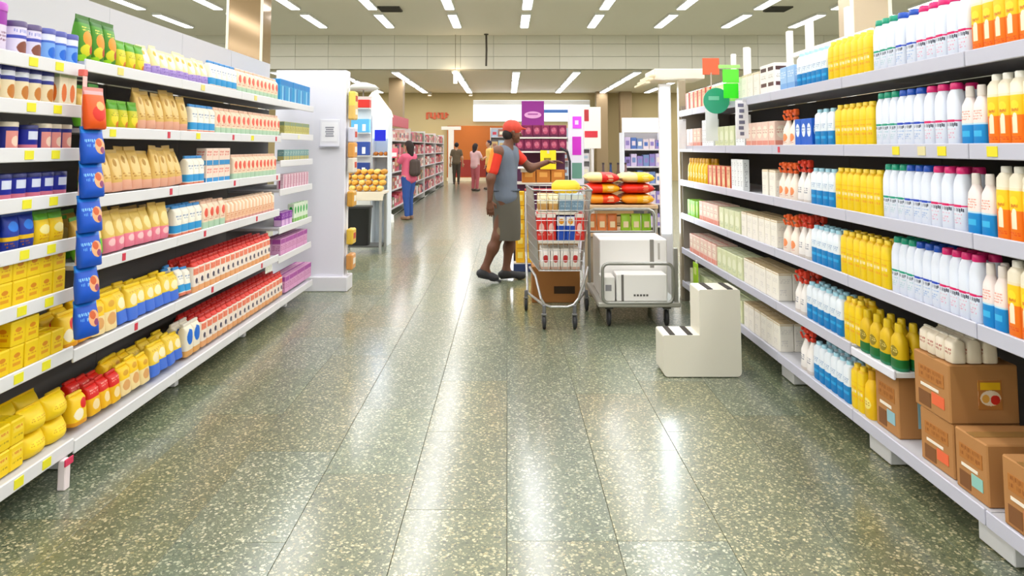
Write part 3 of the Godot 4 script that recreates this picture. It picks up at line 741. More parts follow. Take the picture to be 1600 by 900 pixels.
func right_shelves():
	var Y := [1.805, 1.465, 1.14, 0.82, 0.49, 0.175]
	var mk := func(a: Array) -> Array:
		var out := []
		for v in a:
			out.append([v, RLIP])
		return out
	var near := [1.805, 1.465, 1.14, 0.82, 0.175]
	var tk := [[1, 0.16, "e8d820"], [1, 0.5, "e8d820"], [1, 0.3, "ded4a0"]]
	bay(1, 1.75, 2.7, mk.call(near), 2.3, "right shelving bay at the picture edge with orange bottles", [[1, 0.86, "e8d820"]], [])
	bay(1, 2.703, 3.7, mk.call(near), 2.3, "right shelving bay with brown cartons on its bottom shelf", tk, [2.80, 3.64])
	bay(1, 3.703, 4.7, mk.call(Y), 2.3, "right shelving bay with yellow and blue-white packs", [[1, 0.88, "d03048"]], [])
	bay(1, 4.703, 5.7, mk.call(Y), 2.3, "right shelving bay beside the white step stool", [], [4.8])
	bay(1, 5.703, 6.7, mk.call(Y), 2.3, "right shelving bay under the bright green ticket", [], [])
	bay(1, 6.703, 7.2, mk.call(Y), 2.3, "narrow right shelving bay at the end next to the lit post", [], [], true)
	var zr := func(x: float) -> float: return z_on(x, 230, RLIP)
	var put := func(shelf: String, Yc: float, rows: Array):
		for r in rows:
			stock(1, shelf, Yc + 0.019, RLIP, zr.call(r[0]), zr.call(r[1]), r[2], r[3] if r.size() > 3 else {})
	var d2 := {"deep": 2}
	put.call("right top shelf", 1.805, [[1700, 1512, "orange"], [1508, 1424, "soft_pink", d2], [1424, 1392, "soft_blue", d2], [1392, 1358, "soft_green", d2], [1354, 1288, "yellow"], [1286, 1240, "bluewhite"], [1238, 1214, "lightblue"], [1206, 1184, "brownwhite"], [1182, 1148, "whitebox"], [1146, 1108, "greenbox"], [1106, 1068, "tanbox"]])
	put.call("right second shelf", 1.465, [[1700, 1530, "orange"], [1527, 1488, "pinkblue"], [1486, 1430, "soft_pink", d2], [1430, 1390, "soft_blue", d2], [1390, 1358, "soft_green", d2], [1354, 1296, "yellow"], [1294, 1264, "bluewhite"], [1262, 1236, "navyblue"], [1234, 1214, "orangecap"], [1204, 1160, "pastel"], [1158, 1144, "talltube"], [1142, 1112, "greenbox"], [1110, 1092, "talltube"], [1090, 1068, "pastel"]])
	put.call("right third shelf", 1.14, [[1700, 1536, "orange"], [1534, 1492, "pinkblue"], [1490, 1436, "soft_pink", d2], [1436, 1398, "soft_blue", d2], [1398, 1366, "soft_green", d2], [1362, 1294, "yellow"], [1292, 1256, "bluewhite"], [1254, 1234, "redcap"], [1232, 1206, "orangecap"], [1204, 1182, "whitebox"], [1154, 1136, "talltube"], [1134, 1100, "tanbox"], [1098, 1068, "yellowtall", d2]])
	put.call("right fourth shelf", 0.82, [[1720, 1546, "orange", d2], [1544, 1508, "pinkblue", d2], [1506, 1446, "soft_pink", d2], [1446, 1408, "soft_blue", d2], [1408, 1374, "soft_green", d2], [1370, 1298, "yellow", d2], [1296, 1254, "bluewhite", d2], [1252, 1234, "redcap", d2], [1232, 1210, "orangecap", d2], [1204, 1150, "whitebox", d2], [1148, 1116, "greenbox", d2], [1114, 1086, "pastel", d2], [1084, 1068, "greenpack", d2]])
	put.call("right fifth shelf", 0.49, [[1324, 1300, "yellow", d2], [1298, 1244, "bluewhite", d2], [1242, 1226, "redcap", d2], [1204, 1152, "whitebox", d2], [1150, 1112, "greenbox", d2], [1110, 1070, "pastel", d2]])
	put.call("right bottom shelf", 0.175, [[1338, 1326, "yellowtall"], [1325, 1308, "yellow", d2], [1306, 1252, "bluewhite", d2], [1250, 1232, "redcap"], [1204, 1150, "whitebox", d2], [1148, 1070, "greenbox", d2]])
	# narrow ledge with yellow-green bottles at the start of the carton bay
	var lg := thing("ledge_shelf", "short white ledge shelf under the yellow and green bottles", "shelf", Vector3(1.92, 0.485, -3.495))
	box("plate", Vector3.ZERO, Vector3(0.44, 0.02, 0.40), M("dcdcdc", 0.45), lg)
	box("rail", Vector3(-0.226, 0, 0), Vector3(0.012, 0.04, 0.40), M("e4e4ee", 0.4), lg, 0.003)
	stock(1, "right ledge shelf", 0.496, 1.69, 3.30, 3.68, "greenyellow", {"deep": 2})
	cartons()
	# dressings on the far end of the right unit
	var cl := thing("ticket_strip", "bright green two-card ticket standing out from the right top shelf", "ticket", Vector3(1.655, 1.84, -5.42))
	box("clip", Vector3(0.01, -0.01, 0), Vector3(0.04, 0.02, 0.02), M("8fd86a", 0.4), cl)
	box("lower_card", Vector3(0, 0.055, 0), Vector3(0.11, 0.11, 0.005), M("2fe00e", 0.4), cl, 0.001)
	box("upper_card", Vector3(0, 0.165, 0), Vector3(0.12, 0.1, 0.005), M("5fe238", 0.4), cl, 0.001)
	box("top_stripe", Vector3(-0.01, 0.235, 0), Vector3(0.16, 0.025, 0.006), M("a4e07c", 0.4), cl, 0.001)
	var disc := thing("round_sign", "round teal sign standing out from the right top shelf", "sign", Vector3(1.585, 1.83, -5.56))
	var st := new_st()
	loft(st, [[-0.006, 0.098, 0.098], [0.006, 0.098, 0.098]], Vector3.ZERO, 28)
	var dm := mi("disc", smooth(st), M("2fa07c", 0.4), disc)
	dm.rotation = Vector3(PI / 2, 0, 0)
	box("highlight_print", Vector3(-0.02, 0.02, 0.007), Vector3(0.08, 0.03, 0.003), M("7cc8ae", 0.4), disc)
	box("stem", Vector3(0.09, -0.02, -0.01), Vector3(0.03, 0.02, 0.01), M("d8d8d0", 0.4), disc)
	for k in 3:
		var bn := thing("hanging_banner", ["white banner strip with grey letters under the green ticket", "narrow white banner hanging nearest the lit post", "short white banner just beyond the round teal sign"][k], "banner", Vector3(1.655, [1.675, 1.60, 1.66][k], [-5.18, -6.95, -5.95][k]))
		box("banner", Vector3.ZERO, Vector3([0.09, 0.07, 0.1][k], [0.27, 0.28, 0.26][k], 0.005), M("f4f4f8", 0.5), bn, 0.001)
		box("hook", Vector3(0.02, 0.135, 0), Vector3(0.03, 0.02, 0.012), M("d0d0d4", 0.4), bn)
		if k == 0:
			for j in 6:
				box("printed_letter", Vector3(-0.008 + 0.006 * (j % 2), 0.1 - j * 0.04, 0.0035), Vector3(0.04 - 0.006 * (j % 3), 0.024, 0.003), M("74748c", 0.5), bn)
	var lc := thing("sale_card", "lime green card hanging low on the right shelving behind the step stool", "card", Vector3(1.668, 0.36, -6.6))
	box("card", Vector3(0, 0, 0), Vector3(0.006, 0.2, 0.16), M("a8d81c", 0.5), lc, 0.001)
	box("pale_disc_print", Vector3(-0.004, 0.03, 0), Vector3(0.003, 0.06, 0.07), M("dcec8c", 0.5), lc)
	box("clip", Vector3(0.008, 0.105, 0), Vector3(0.012, 0.03, 0.03), M("e0e0e0", 0.5), lc)
	var tp := thing("top_rail", "pale rail above the yellow packs on the right top shelf", "rail", Vector3(2.17, 2.17, -4.93))
	box("rail", Vector3.ZERO, Vector3(0.025, 0.035, 1.2), M("f2eee4", 0.5), tp, 0.004)
	var rs := thing("small_sign", "orange-red square sign above the far end of the right shelving", "sign", Vector3(1.95, 2.13, -7.0))
	box("card", Vector3(0, 0.12, 0), Vector3(0.16, 0.16, 0.01), M("d8643c", 0.5), rs, 0.003)
	box("stalk", Vector3(0, -0.06, 0), Vector3(0.012, 0.24, 0.012), M("b0a898", 0.5), rs)

func carton(c: Vector3, s: Vector3, turn: float, label: String, lab: String, yellow := false):
	var o := thing("cardboard_carton", label, "carton", c, turn, "brown cartons on the right bottom shelf")
	box("carton_body", Vector3(0, s.y / 2, 0), s, M("b07c46", 0.8), o, 0.005)
	box("tape", Vector3(0, s.y + 0.001, 0), Vector3(s.x * 0.99, 0.002, 0.05), M("9c7440", 0.35), o)
	# aisle face is -x, camera face is +z
	var fx := -s.x / 2 - 0.001
	box("printed_lettering", Vector3(fx, s.y * 0.66, 0), Vector3(0.002, s.y * 0.24, s.z * 0.7), lettering, o)
	box("white_band", Vector3(fx, s.y * 0.44, -s.z * 0.05), Vector3(0.002, s.y * 0.05, s.z * 0.5), M("ece4d4", 0.7), o)
	box("colour_label", Vector3(fx - 0.0005, s.y * 0.28, s.z * 0.18), Vector3(0.002, s.y * 0.2, s.z * 0.34), M(lab, 0.6), o)
	box("brown_band", Vector3(fx, s.y * 0.2, -s.z * 0.2), Vector3(0.002, s.y * 0.26, s.z * 0.34), M("7c4f26", 0.8), o)
	if yellow:
		box("picture_label", Vector3(s.x * 0.08, s.y * 0.5, s.z / 2 + 0.001), Vector3(s.x * 0.34, s.y * 0.5, 0.002), picture, o)
	else:
		box("colour_label", Vector3(-s.x * 0.05, s.y * 0.4, s.z / 2 + 0.001), Vector3(s.x * 0.4, s.y * 0.44, 0.002), M(lab, 0.6), o)
var lettering: Material
var picture: Material
func cartons():
	lettering = TM(print_tex(64, 48, "b07c46", [["t", 0.05, 0.05, 0.95, 0.95, "8a5a2c", 2]]), 0.8)
	picture = TM(print_tex(48, 64, "b07c46", [["r", 0.1, 0.08, 0.95, 0.34, "e8c020"], ["e", 0.5, 0.6, 0.44, 0.26, "e8d8c0"], ["e", 0.7, 0.66, 0.2, 0.16, "c83c28"], ["e", 0.3, 0.62, 0.16, 0.14, "e0b060"]]), 0.7)
	var y := 0.194
	carton(Vector3(1.90, y, -3.445), Vector3(0.34, 0.265, 0.2), 0.0, "narrow brown carton with blue label under the ledge shelf", "8fb8c0")
	carton(Vector3(1.865, y, -3.06), Vector3(0.27, 0.21, 0.22), 0.02, "brown carton with red label, lower one of the stack", "e8683c")
	carton(Vector3(1.86, y + 0.211, -3.07), Vector3(0.27, 0.225, 0.25), 0.0, "brown carton with red and picture labels, upper one of the stack", "e8683c", true)
	carton(Vector3(1.89, y, -2.82), Vector3(0.34, 0.22, 0.19), 0.0, "brown carton with pale blue label in front of the stack", "8fc4b8")
	carton(Vector3(1.87, y, -2.53), Vector3(0.32, 0.23, 0.2), 0.0, "brown carton with white band at the picture's right edge", "c8704c")
	stock(1, "right upper carton", y + 0.44, 1.715, 2.95, 3.19, "whitecups", {"deep": 3})

# ---------------------------------------------------------------- things in and beyond the aisle
func steel() -> Material:
	return M("c8c8c8", 0.28, 0.85)

func wheel(parent: Node, at: Vector3, r: float, dark := "2a2a2c"):
	var st := new_st()
	loft(st, [[-0.014, r * 0.85, r * 0.85], [-0.009, r, r], [0.009, r, r], [0.014, r * 0.85, r * 0.85]], Vector3.ZERO, 18)
	var w := mi("wheel", smooth(st), M(dark, 0.6), parent)
	w.rotation.z = PI / 2
	w.position = at
	var f := new_st()
	bx(f, at + Vector3(-0.02, r * 0.5, 0), Vector3(0.004, r * 1.4, 0.025), 0.001)
	bx(f, at + Vector3(0.02, r * 0.5, 0), Vector3(0.004, r * 1.4, 0.025), 0.001)
	bx(f, at + Vector3(0, r * 1.25, 0), Vector3(0.044, 0.01, 0.04), 0.001)
	mi("fork", f.commit(), M("8c8c8c", 0.35, 0.8), parent)

func step_stool():
	var o := thing("step_stool", "white two-step plastic stool with black anti-slip strips", "step stool", Vector3(1.262, 0, -4.98))
	var st := new_st()
	var prof := PackedVector2Array()
	var corner := func(c: Vector2, r: float, a0: float, a1: float):
		for i in 6:
			var a := lerpf(a0, a1, i / 5.0)
			prof.append(c + Vector2(cos(a), sin(a)) * r)
	corner.call(Vector2(-0.222, 0.035), 0.03, PI * 1.5, PI)
	corner.call(Vector2(-0.24, 0.255), 0.012, PI, PI / 2)
	prof.append(Vector2(-0.015, 0.267))
	corner.call(Vector2(-0.003, 0.545), 0.012, PI, PI / 2)
	corner.call(Vector2(0.24, 0.545), 0.012, PI / 2, 0)
	corner.call(Vector2(0.222, 0.035), 0.03, 0, -PI / 2)
	var d := 0.12
	var idx := Geometry2D.triangulate_polygon(prof)
	for z in [d, -d]:
		for i in range(0, idx.size(), 3):
			var v := []
			for k in 3:
				v.append(Vector3(prof[idx[i + k]].x, prof[idx[i + k]].y, z))
			tri(st, v[0], v[1], v[2], Vector3(0, 0, signf(z)))
	for i in prof.size():
		var a := prof[i]
		var b := prof[(i + 1) % prof.size()]
		if a.distance_to(b) < 0.0001:
			continue
		var n := Vector3(-(b - a).y, (b - a).x, 0).normalized()
		quad(st, Vector3(a.x, a.y, d), Vector3(b.x, b.y, d), Vector3(b.x, b.y, -d), Vector3(a.x, a.y, -d), n)
	mi("body", st.commit(), M("e4e0d0", 0.5), o)
	for s in [[-0.19, 0.269], [-0.075, 0.269], [0.06, 0.559], [0.19, 0.559]]:
		box("anti_slip_strip", Vector3(s[0], s[1], 0), Vector3(0.035, 0.004, 0.225), M("3a352f", 0.9), o)

func trolley():
	var o := thing("shopping_trolley", "wire shopping trolley loaded with packs and bottles", "trolley", Vector3(0.45, 0, -6.55))
	var s := steel()
	var z0 := 0.36      # nose, towards the camera
	var z1 := -0.42
	# corners of the basket: bottom y .45, top y 1.12
	var B := [Vector3(-0.18, 0.45, z0 - 0.05), Vector3(0.17, 0.45, z0 - 0.05), Vector3(0.24, 0.45, z1), Vector3(-0.24, 0.45, z1)]
	var T := [Vector3(-0.23, 1.12, z0), Vector3(0.26, 1.12, z0), Vector3(0.30, 1.12, z1), Vector3(-0.27, 1.12, z1)]
	var names := ["front_grid", "side_grid", "rear_grid", "side_grid"]
	for f in 4:
		var a: Vector3 = B[f]
		var b: Vector3 = B[(f + 1) % 4]
		var c: Vector3 = T[(f + 1) % 4]
		var e: Vector3 = T[f]
		var st := new_st()
		var nv := 9 if f % 2 == 0 else 15
		for i in nv + 1:
			var t := float(i) / nv
			tube(st, [a.lerp(b, t), e.lerp(c, t)], 0.0028, 5)
		for i in 9:
			var t := float(i) / 8
			tube(st, [a.lerp(e, t), b.lerp(c, t)], 0.0045 if i in [0, 4, 8] else 0.003, 5)
		var g := mi(names[f], st.commit(), s, o)
		g.set_meta("kind", "stuff")
	var fl := new_st()
	for i in 14:
		var t := i / 13.0
		tube(fl, [B[0].lerp(B[3], t), B[1].lerp(B[2], t)], 0.0028, 5)
	mi("basket_floor", fl.commit(), s, o).set_meta("kind", "stuff")
	pipe("rim", T, 0.009, s, o, 8, true)
	# chassis: a U in front and two side rails
	var u := [Vector3(-0.25, 0.44, z0 - 0.3), Vector3(-0.215, 0.42, z0 + 0.02), Vector3(-0.17, 0.24, z0 + 0.03), Vector3(-0.14, 0.19, z0 + 0.03), Vector3(-0.09, 0.172, z0 + 0.03), Vector3(0.05, 0.172, z0 + 0.03), Vector3(0.1, 0.19, z0 + 0.03), Vector3(0.14, 0.24, z0 + 0.03), Vector3(0.20, 0.42, z0 + 0.02), Vector3(0.25, 0.44, z0 - 0.3)]
	pipe("nose_loop", u, 0.011, s, o)
	for k in [-1, 1]:
		pipe("chassis_rail", [Vector3(k * 0.13 - 0.02, 0.19, z0 + 0.03), Vector3(k * 0.26, 0.15, z1 + 0.1), Vector3(k * 0.27, 0.5, z1 - 0.02), Vector3(k * 0.27, 1.06, z1 - 0.1)], 0.012, s, o)
		wheel(o, Vector3(k * 0.125 - 0.02, 0.052, z0 + 0.05), 0.052)
		wheel(o, Vector3(k * 0.275, 0.052, z1 + 0.15), 0.052)
		box("leg", Vector3(k * 0.125 - 0.02, 0.14, z0 + 0.04), Vector3(0.03, 0.1, 0.03), M("77777a", 0.4, 0.6), o, 0.004)
		box("leg", Vector3(k * 0.275, 0.14, z1 + 0.14), Vector3(0.03, 0.08, 0.03), M("77777a", 0.4, 0.6), o, 0.004)
	pipe("handle", [Vector3(-0.28, 1.07, z1 - 0.12), Vector3(0.28, 1.07, z1 - 0.12)], 0.016, M("c03030", 0.4), o)
	# load
	var red := print_tex(48, 64, "d84840", [["r", 0, 0, 1, 0.16, "e8e0d8"], ["e", 0.5, 0.55, 0.3, 0.2, "f0c8c0"], ["t", 0.15, 0.78, 0.85, 0.9, "f4e0d8", 1]])
	product("tred", "juice_carton", "red carton", "carton", "box", 0.079, 0.225, 0.07, red)
	product("tblue", "juice_carton", "blue and white carton", "carton", "box", 0.074, 0.2, 0.07, print_tex(48, 64, "2f5cb4", [["r", 0, 0, 1, 0.4, "e8e4e0"], ["e", 0.5, 0.2, 0.3, 0.12, "e0a030"]]))
	product("twhite", "flour_pack", "white pack with red dot", "pack", "bag", 0.08, 0.17, 0.07, print_tex(48, 64, "f0ebe4", [["e", 0.5, 0.42, 0.28, 0.2, "b83028"], ["r", 0, 0.86, 1, 1, "d8b8a8"]]), {"seal": "f0ebe4"})
	product("tcream", "cereal_pack", "cream and tan pack", "pack", "bag", 0.085, 0.14, 0.07, print_tex(48, 64, "e8dcb8", [["r", 0, 0.5, 1, 1, "c8a068"], ["t", 0.1, 0.2, 0.9, 0.4, "8a7040", 2]]), {"seal": "e4d8b0"})
	product("tgrey", "can_pack", "grey-blue pack", "pack", "box", 0.1, 0.14, 0.08, print_tex(48, 64, "7890a0", [["r", 0, 0, 1, 0.3, "d8dcd0"], ["t", 0.1, 0.5, 0.9, 0.8, "b8c8d0", 2]]))
	var put_in := func(key: String, x0: float, n: int, y: float, zz: float, where: String, rows: int):
		var p: Dictionary = P[key]
		if not protos.has(key):
			protos[key] = make_goods(key)
		for j in rows:
			for i in n:
				var c: Node3D = protos[key].duplicate()
				c.name = numbered(p.called)
				add_child(c)
				c.position = Vector3(0.45 + x0 + (i + 0.5) * (p.w + 0.003), y, -6.55 + zz - j * (p.d + 0.006))
				var l: String = "%s in the trolley, %s from its left, %s layer" % [p.desc, ordw(i + 1), where]
				tag(c, l if j == 0 else l + ", row " + ordw(j + 1), p.category, "%ss in the shopping trolley" % p.desc)
	put_in.call("twhite", -0.165, 4, 0.456, 0.24, "bottom", 4)
	put_in.call("tred", -0.20, 2, 0.70, 0.26, "middle", 3)
	put_in.call("tblue", -0.03, 2, 0.70, 0.26, "middle", 3)
	put_in.call("tred", 0.12, 1, 0.70, 0.26, "right-hand", 3)
	put_in.call("tcream", -0.19, 2, 0.942, 0.26, "top", 2)
	put_in.call("tgrey", -0.01, 2, 0.942, 0.26, "top", 2)
	for k in 2:
		var tr := thing("cardboard_tray", ["white cardboard tray between the trolley's bottom and middle layers", "white cardboard tray under the trolley's top layer"][k], "tray", Vector3(0.435, [0.664, 0.934][k], -6.42))
		box("tray", Vector3(0, [0.03, 0.0][k], 0), Vector3(0.34, 0.008, 0.32), M("e8e0d0", 0.8), tr)
		box("front_lip", Vector3(0, [0.02, -0.01][k], 0.16), Vector3(0.34, 0.022, 0.004), M("e8e0d0", 0.8), tr)
	var bag := thing("yellow_bag", "yellow soft bag lying on top at the trolley's rear", "bag", Vector3(0.54, 1.061, -6.81))
	lathe("bag", [[0, 0.1, 0.07, 3], [0.03, 0.13, 0.09, 3], [0.08, 0.13, 0.09, 3], [0.115, 0.09, 0.06, 2.6]], M("f0d430", 0.5), bag)
	box("tied_end", Vector3(0.12, 0.05, 0), Vector3(0.06, 0.02, 0.05), M("e8c820", 0.5), bag, 0.008)
	var rb := thing("brown_carton", "tall brown carton standing at the trolley's rear", "carton", Vector3(0.46, 0.456, -6.81))
	box("carton_body", Vector3(0, 0.3, 0), Vector3(0.36, 0.6, 0.22), M("b08a5c", 0.8), rb, 0.005)
	box("tape", Vector3(0, 0.602, 0), Vector3(0.35, 0.003, 0.04), M("c8a878", 0.4), rb)
	var cr := thing("brown_carton", "brown carton on the floor seen through the trolley's open frame", "carton", Vector3(0.47, 0, -7.3))
	box("carton_body", Vector3(0, 0.17, 0), Vector3(0.46, 0.34, 0.3), M("a06a34", 0.8), cr, 0.005)
	box("dark_slot", Vector3(0.08, 0.12, 0.151), Vector3(0.2, 0.07, 0.002), M("3a2814", 0.9), cr)
	box("tape", Vector3(0, 0.34, 0), Vector3(0.45, 0.003, 0.05), M("c8a060", 0.4), cr)

func platform_cart():
	var o := thing("platform_cart", "grey steel platform cart with looped rails carrying white cartons", "cart", Vector3(1.09, 0, -6.62))
	var s := M("9a9a94", 0.35, 0.7)
	box("platform", Vector3(0, 0.185, 0), Vector3(0.68, 0.04, 0.92), M("a8a69c", 0.45, 0.4), o, 0.008)
	pipe("front_rail", rounded_loop(Vector3(-0.01, 0.36, 0.45), Vector3.RIGHT, Vector3.UP, 0.29, 0.16, 0.05), 0.014, s, o, 8, true)
	var h := [Vector3(-0.31, 0.2, -0.45), Vector3(-0.31, 0.5, -0.45), Vector3(-0.31, 0.83, -0.45), Vector3(-0.295, 0.87, -0.45), Vector3(-0.26, 0.89, -0.45), Vector3(0.26, 0.89, -0.45), Vector3(0.295, 0.87, -0.45), Vector3(0.31, 0.83, -0.45), Vector3(0.31, 0.2, -0.45)]
	pipe("push_handle", h, 0.015, s, o)
	pipe("cross_bar", [Vector3(-0.31, 0.68, -0.45), Vector3(0.31, 0.68, -0.45)], 0.011, s, o)
	box("side_post", Vector3(0.315, 0.42, 0.4), Vector3(0.035, 0.44, 0.035), s, o, 0.005)
	for p in [Vector3(-0.24, 0.065, 0.36), Vector3(0.24, 0.065, 0.36), Vector3(-0.24, 0.065, -0.36), Vector3(0.24, 0.065, -0.36)]:
		wheel(o, p, 0.065)
		box("bracket", p + Vector3(0, 0.09, 0), Vector3(0.07, 0.03, 0.07), M("3c3c3c", 0.5), o, 0.004)
	var bm := M("eceae6", 0.6)
	var big := thing("white_carton", "large white carton with a dark strap on the platform cart", "carton", Vector3(1.09, 0.205, -6.68))
	box("carton_body", Vector3(0, 0.24, 0), Vector3(0.58, 0.48, 0.5), bm, big, 0.006)
	box("strap", Vector3(0.16, 0.36, 0.251), Vector3(0.035, 0.24, 0.002), M("88847c", 0.6), big)
	box("strap", Vector3(0.22, 0.38, 0.251), Vector3(0.018, 0.14, 0.002), M("b8b4ac", 0.6), big)
	box("top_seam", Vector3(0, 0.481, 0), Vector3(0.57, 0.002, 0.04), M("d0ccc4", 0.5), big)
	var sm := thing("white_carton", "small white carton with black lettering at the cart's front rail", "carton", Vector3(1.12, 0.205, -6.31))
	box("carton_body", Vector3(0, 0.11, 0), Vector3(0.42, 0.22, 0.2), bm, sm, 0.006)
	box("strap", Vector3(-0.16, 0.11, 0.101), Vector3(0.02, 0.216, 0.002), M("6c6862", 0.6), sm)
	for k in 5:
		box("printed_letter", Vector3(-0.06 + k * 0.026, 0.05, 0.101), Vector3(0.017, 0.016, 0.002), M("55524e", 0.6), sm)
	var s2 := thing("white_carton", "narrow white carton left of the small carton on the cart", "carton", Vector3(0.843, 0.205, -6.31))
	box("carton_body", Vector3(0, 0.10, 0), Vector3(0.11, 0.2, 0.2), M("e4e2dc", 0.6), s2, 0.006)
	box("label", Vector3(0, 0.11, 0.101), Vector3(0.05, 0.05, 0.002), M("88868a", 0.6), s2)

func sack_display():
	var o := thing("sack_display", "tan display shelf holding red and yellow sacks behind the cart", "display", Vector3(1.16, 0, -7.75))
	box("top_board", Vector3(0, 0.88, 0), Vector3(0.72, 0.035, 0.6), M("d8b890", 0.6), o, 0.004)
	box("lower_board", Vector3(0, 0.60, 0), Vector3(0.72, 0.03, 0.6), M("d0b088", 0.6), o, 0.004)
	box("base", Vector3(0, 0.29, 0), Vector3(0.68, 0.58, 0.56), M("b0a088", 0.6), o, 0.004)
	for k in [-1, 1]:
		for z in [-0.27, 0.27]:
			box("post", Vector3(k * 0.34, 0.74, z), Vector3(0.03, 0.25, 0.03), M("b8b0a0", 0.5), o, 0.003)
	var cols := [["e8501c", "f4b820", "e02c24"], ["f0b81c", "d8341c", "f6d220"]]
	for cidx in 2:
		for r in 3:
			var key := "sack%d%d" % [cidx, r]
			product(key, "rice_sack", "", "sack", "sack", 0.34, 0.105, 0.5, print_tex(48, 48, cols[cidx][r], [["r", 0, 0.55, 1, 1, ["f0a83c", "e83c20", "f0dca0"][r]], ["t", 0.2, 0.2, 0.8, 0.5, "f4e4c0", 1]]))
			var c := make_goods(key)
			c.name = numbered("rice_sack")
			add_child(c)
			c.position = Vector3(1.16 - 0.176 + cidx * 0.353, 0.899 + r * 0.107, -7.75)
			c.rotation.y = (cidx - 0.5) * 0.03 * (r - 1)
			tag(c, "%s sack in the %s stack behind the cart, %s" % [[["orange-red", "amber", "red"], ["amber yellow", "dark red", "bright yellow"]][cidx][r], ["left", "right"][cidx], ["bottom one", "middle one", "top one"][r]], "sack", "sacks stacked behind the platform cart")
	for k in 6:
		var col: String = ["e08040", "e88a48", "d87838", "9ccc30", "a8d838", "8cc020"][k]
		var b := thing("food_pouch", "%s pouch on the sack display's lower board, %s from left" % ["orange" if k < 3 else "lime green", ordw(k + 1)], "pouch", Vector3(0.86 + k * 0.105 + (0.03 if k > 2 else 0.0), 0.616, -7.56), 0.0, "pouches under the sacks")
		lathe("pouch", [[0, 0.046, 0.03, 3], [0.03, 0.05, 0.036, 3], [0.17, 0.048, 0.02, 3], [0.19, 0.05, 0.004, 5]], M(col, 0.4), b)
		box("label", Vector3(0, 0.085, 0.036), Vector3(0.05, 0.06, 0.004), M("f0dcb0", 0.5), b)

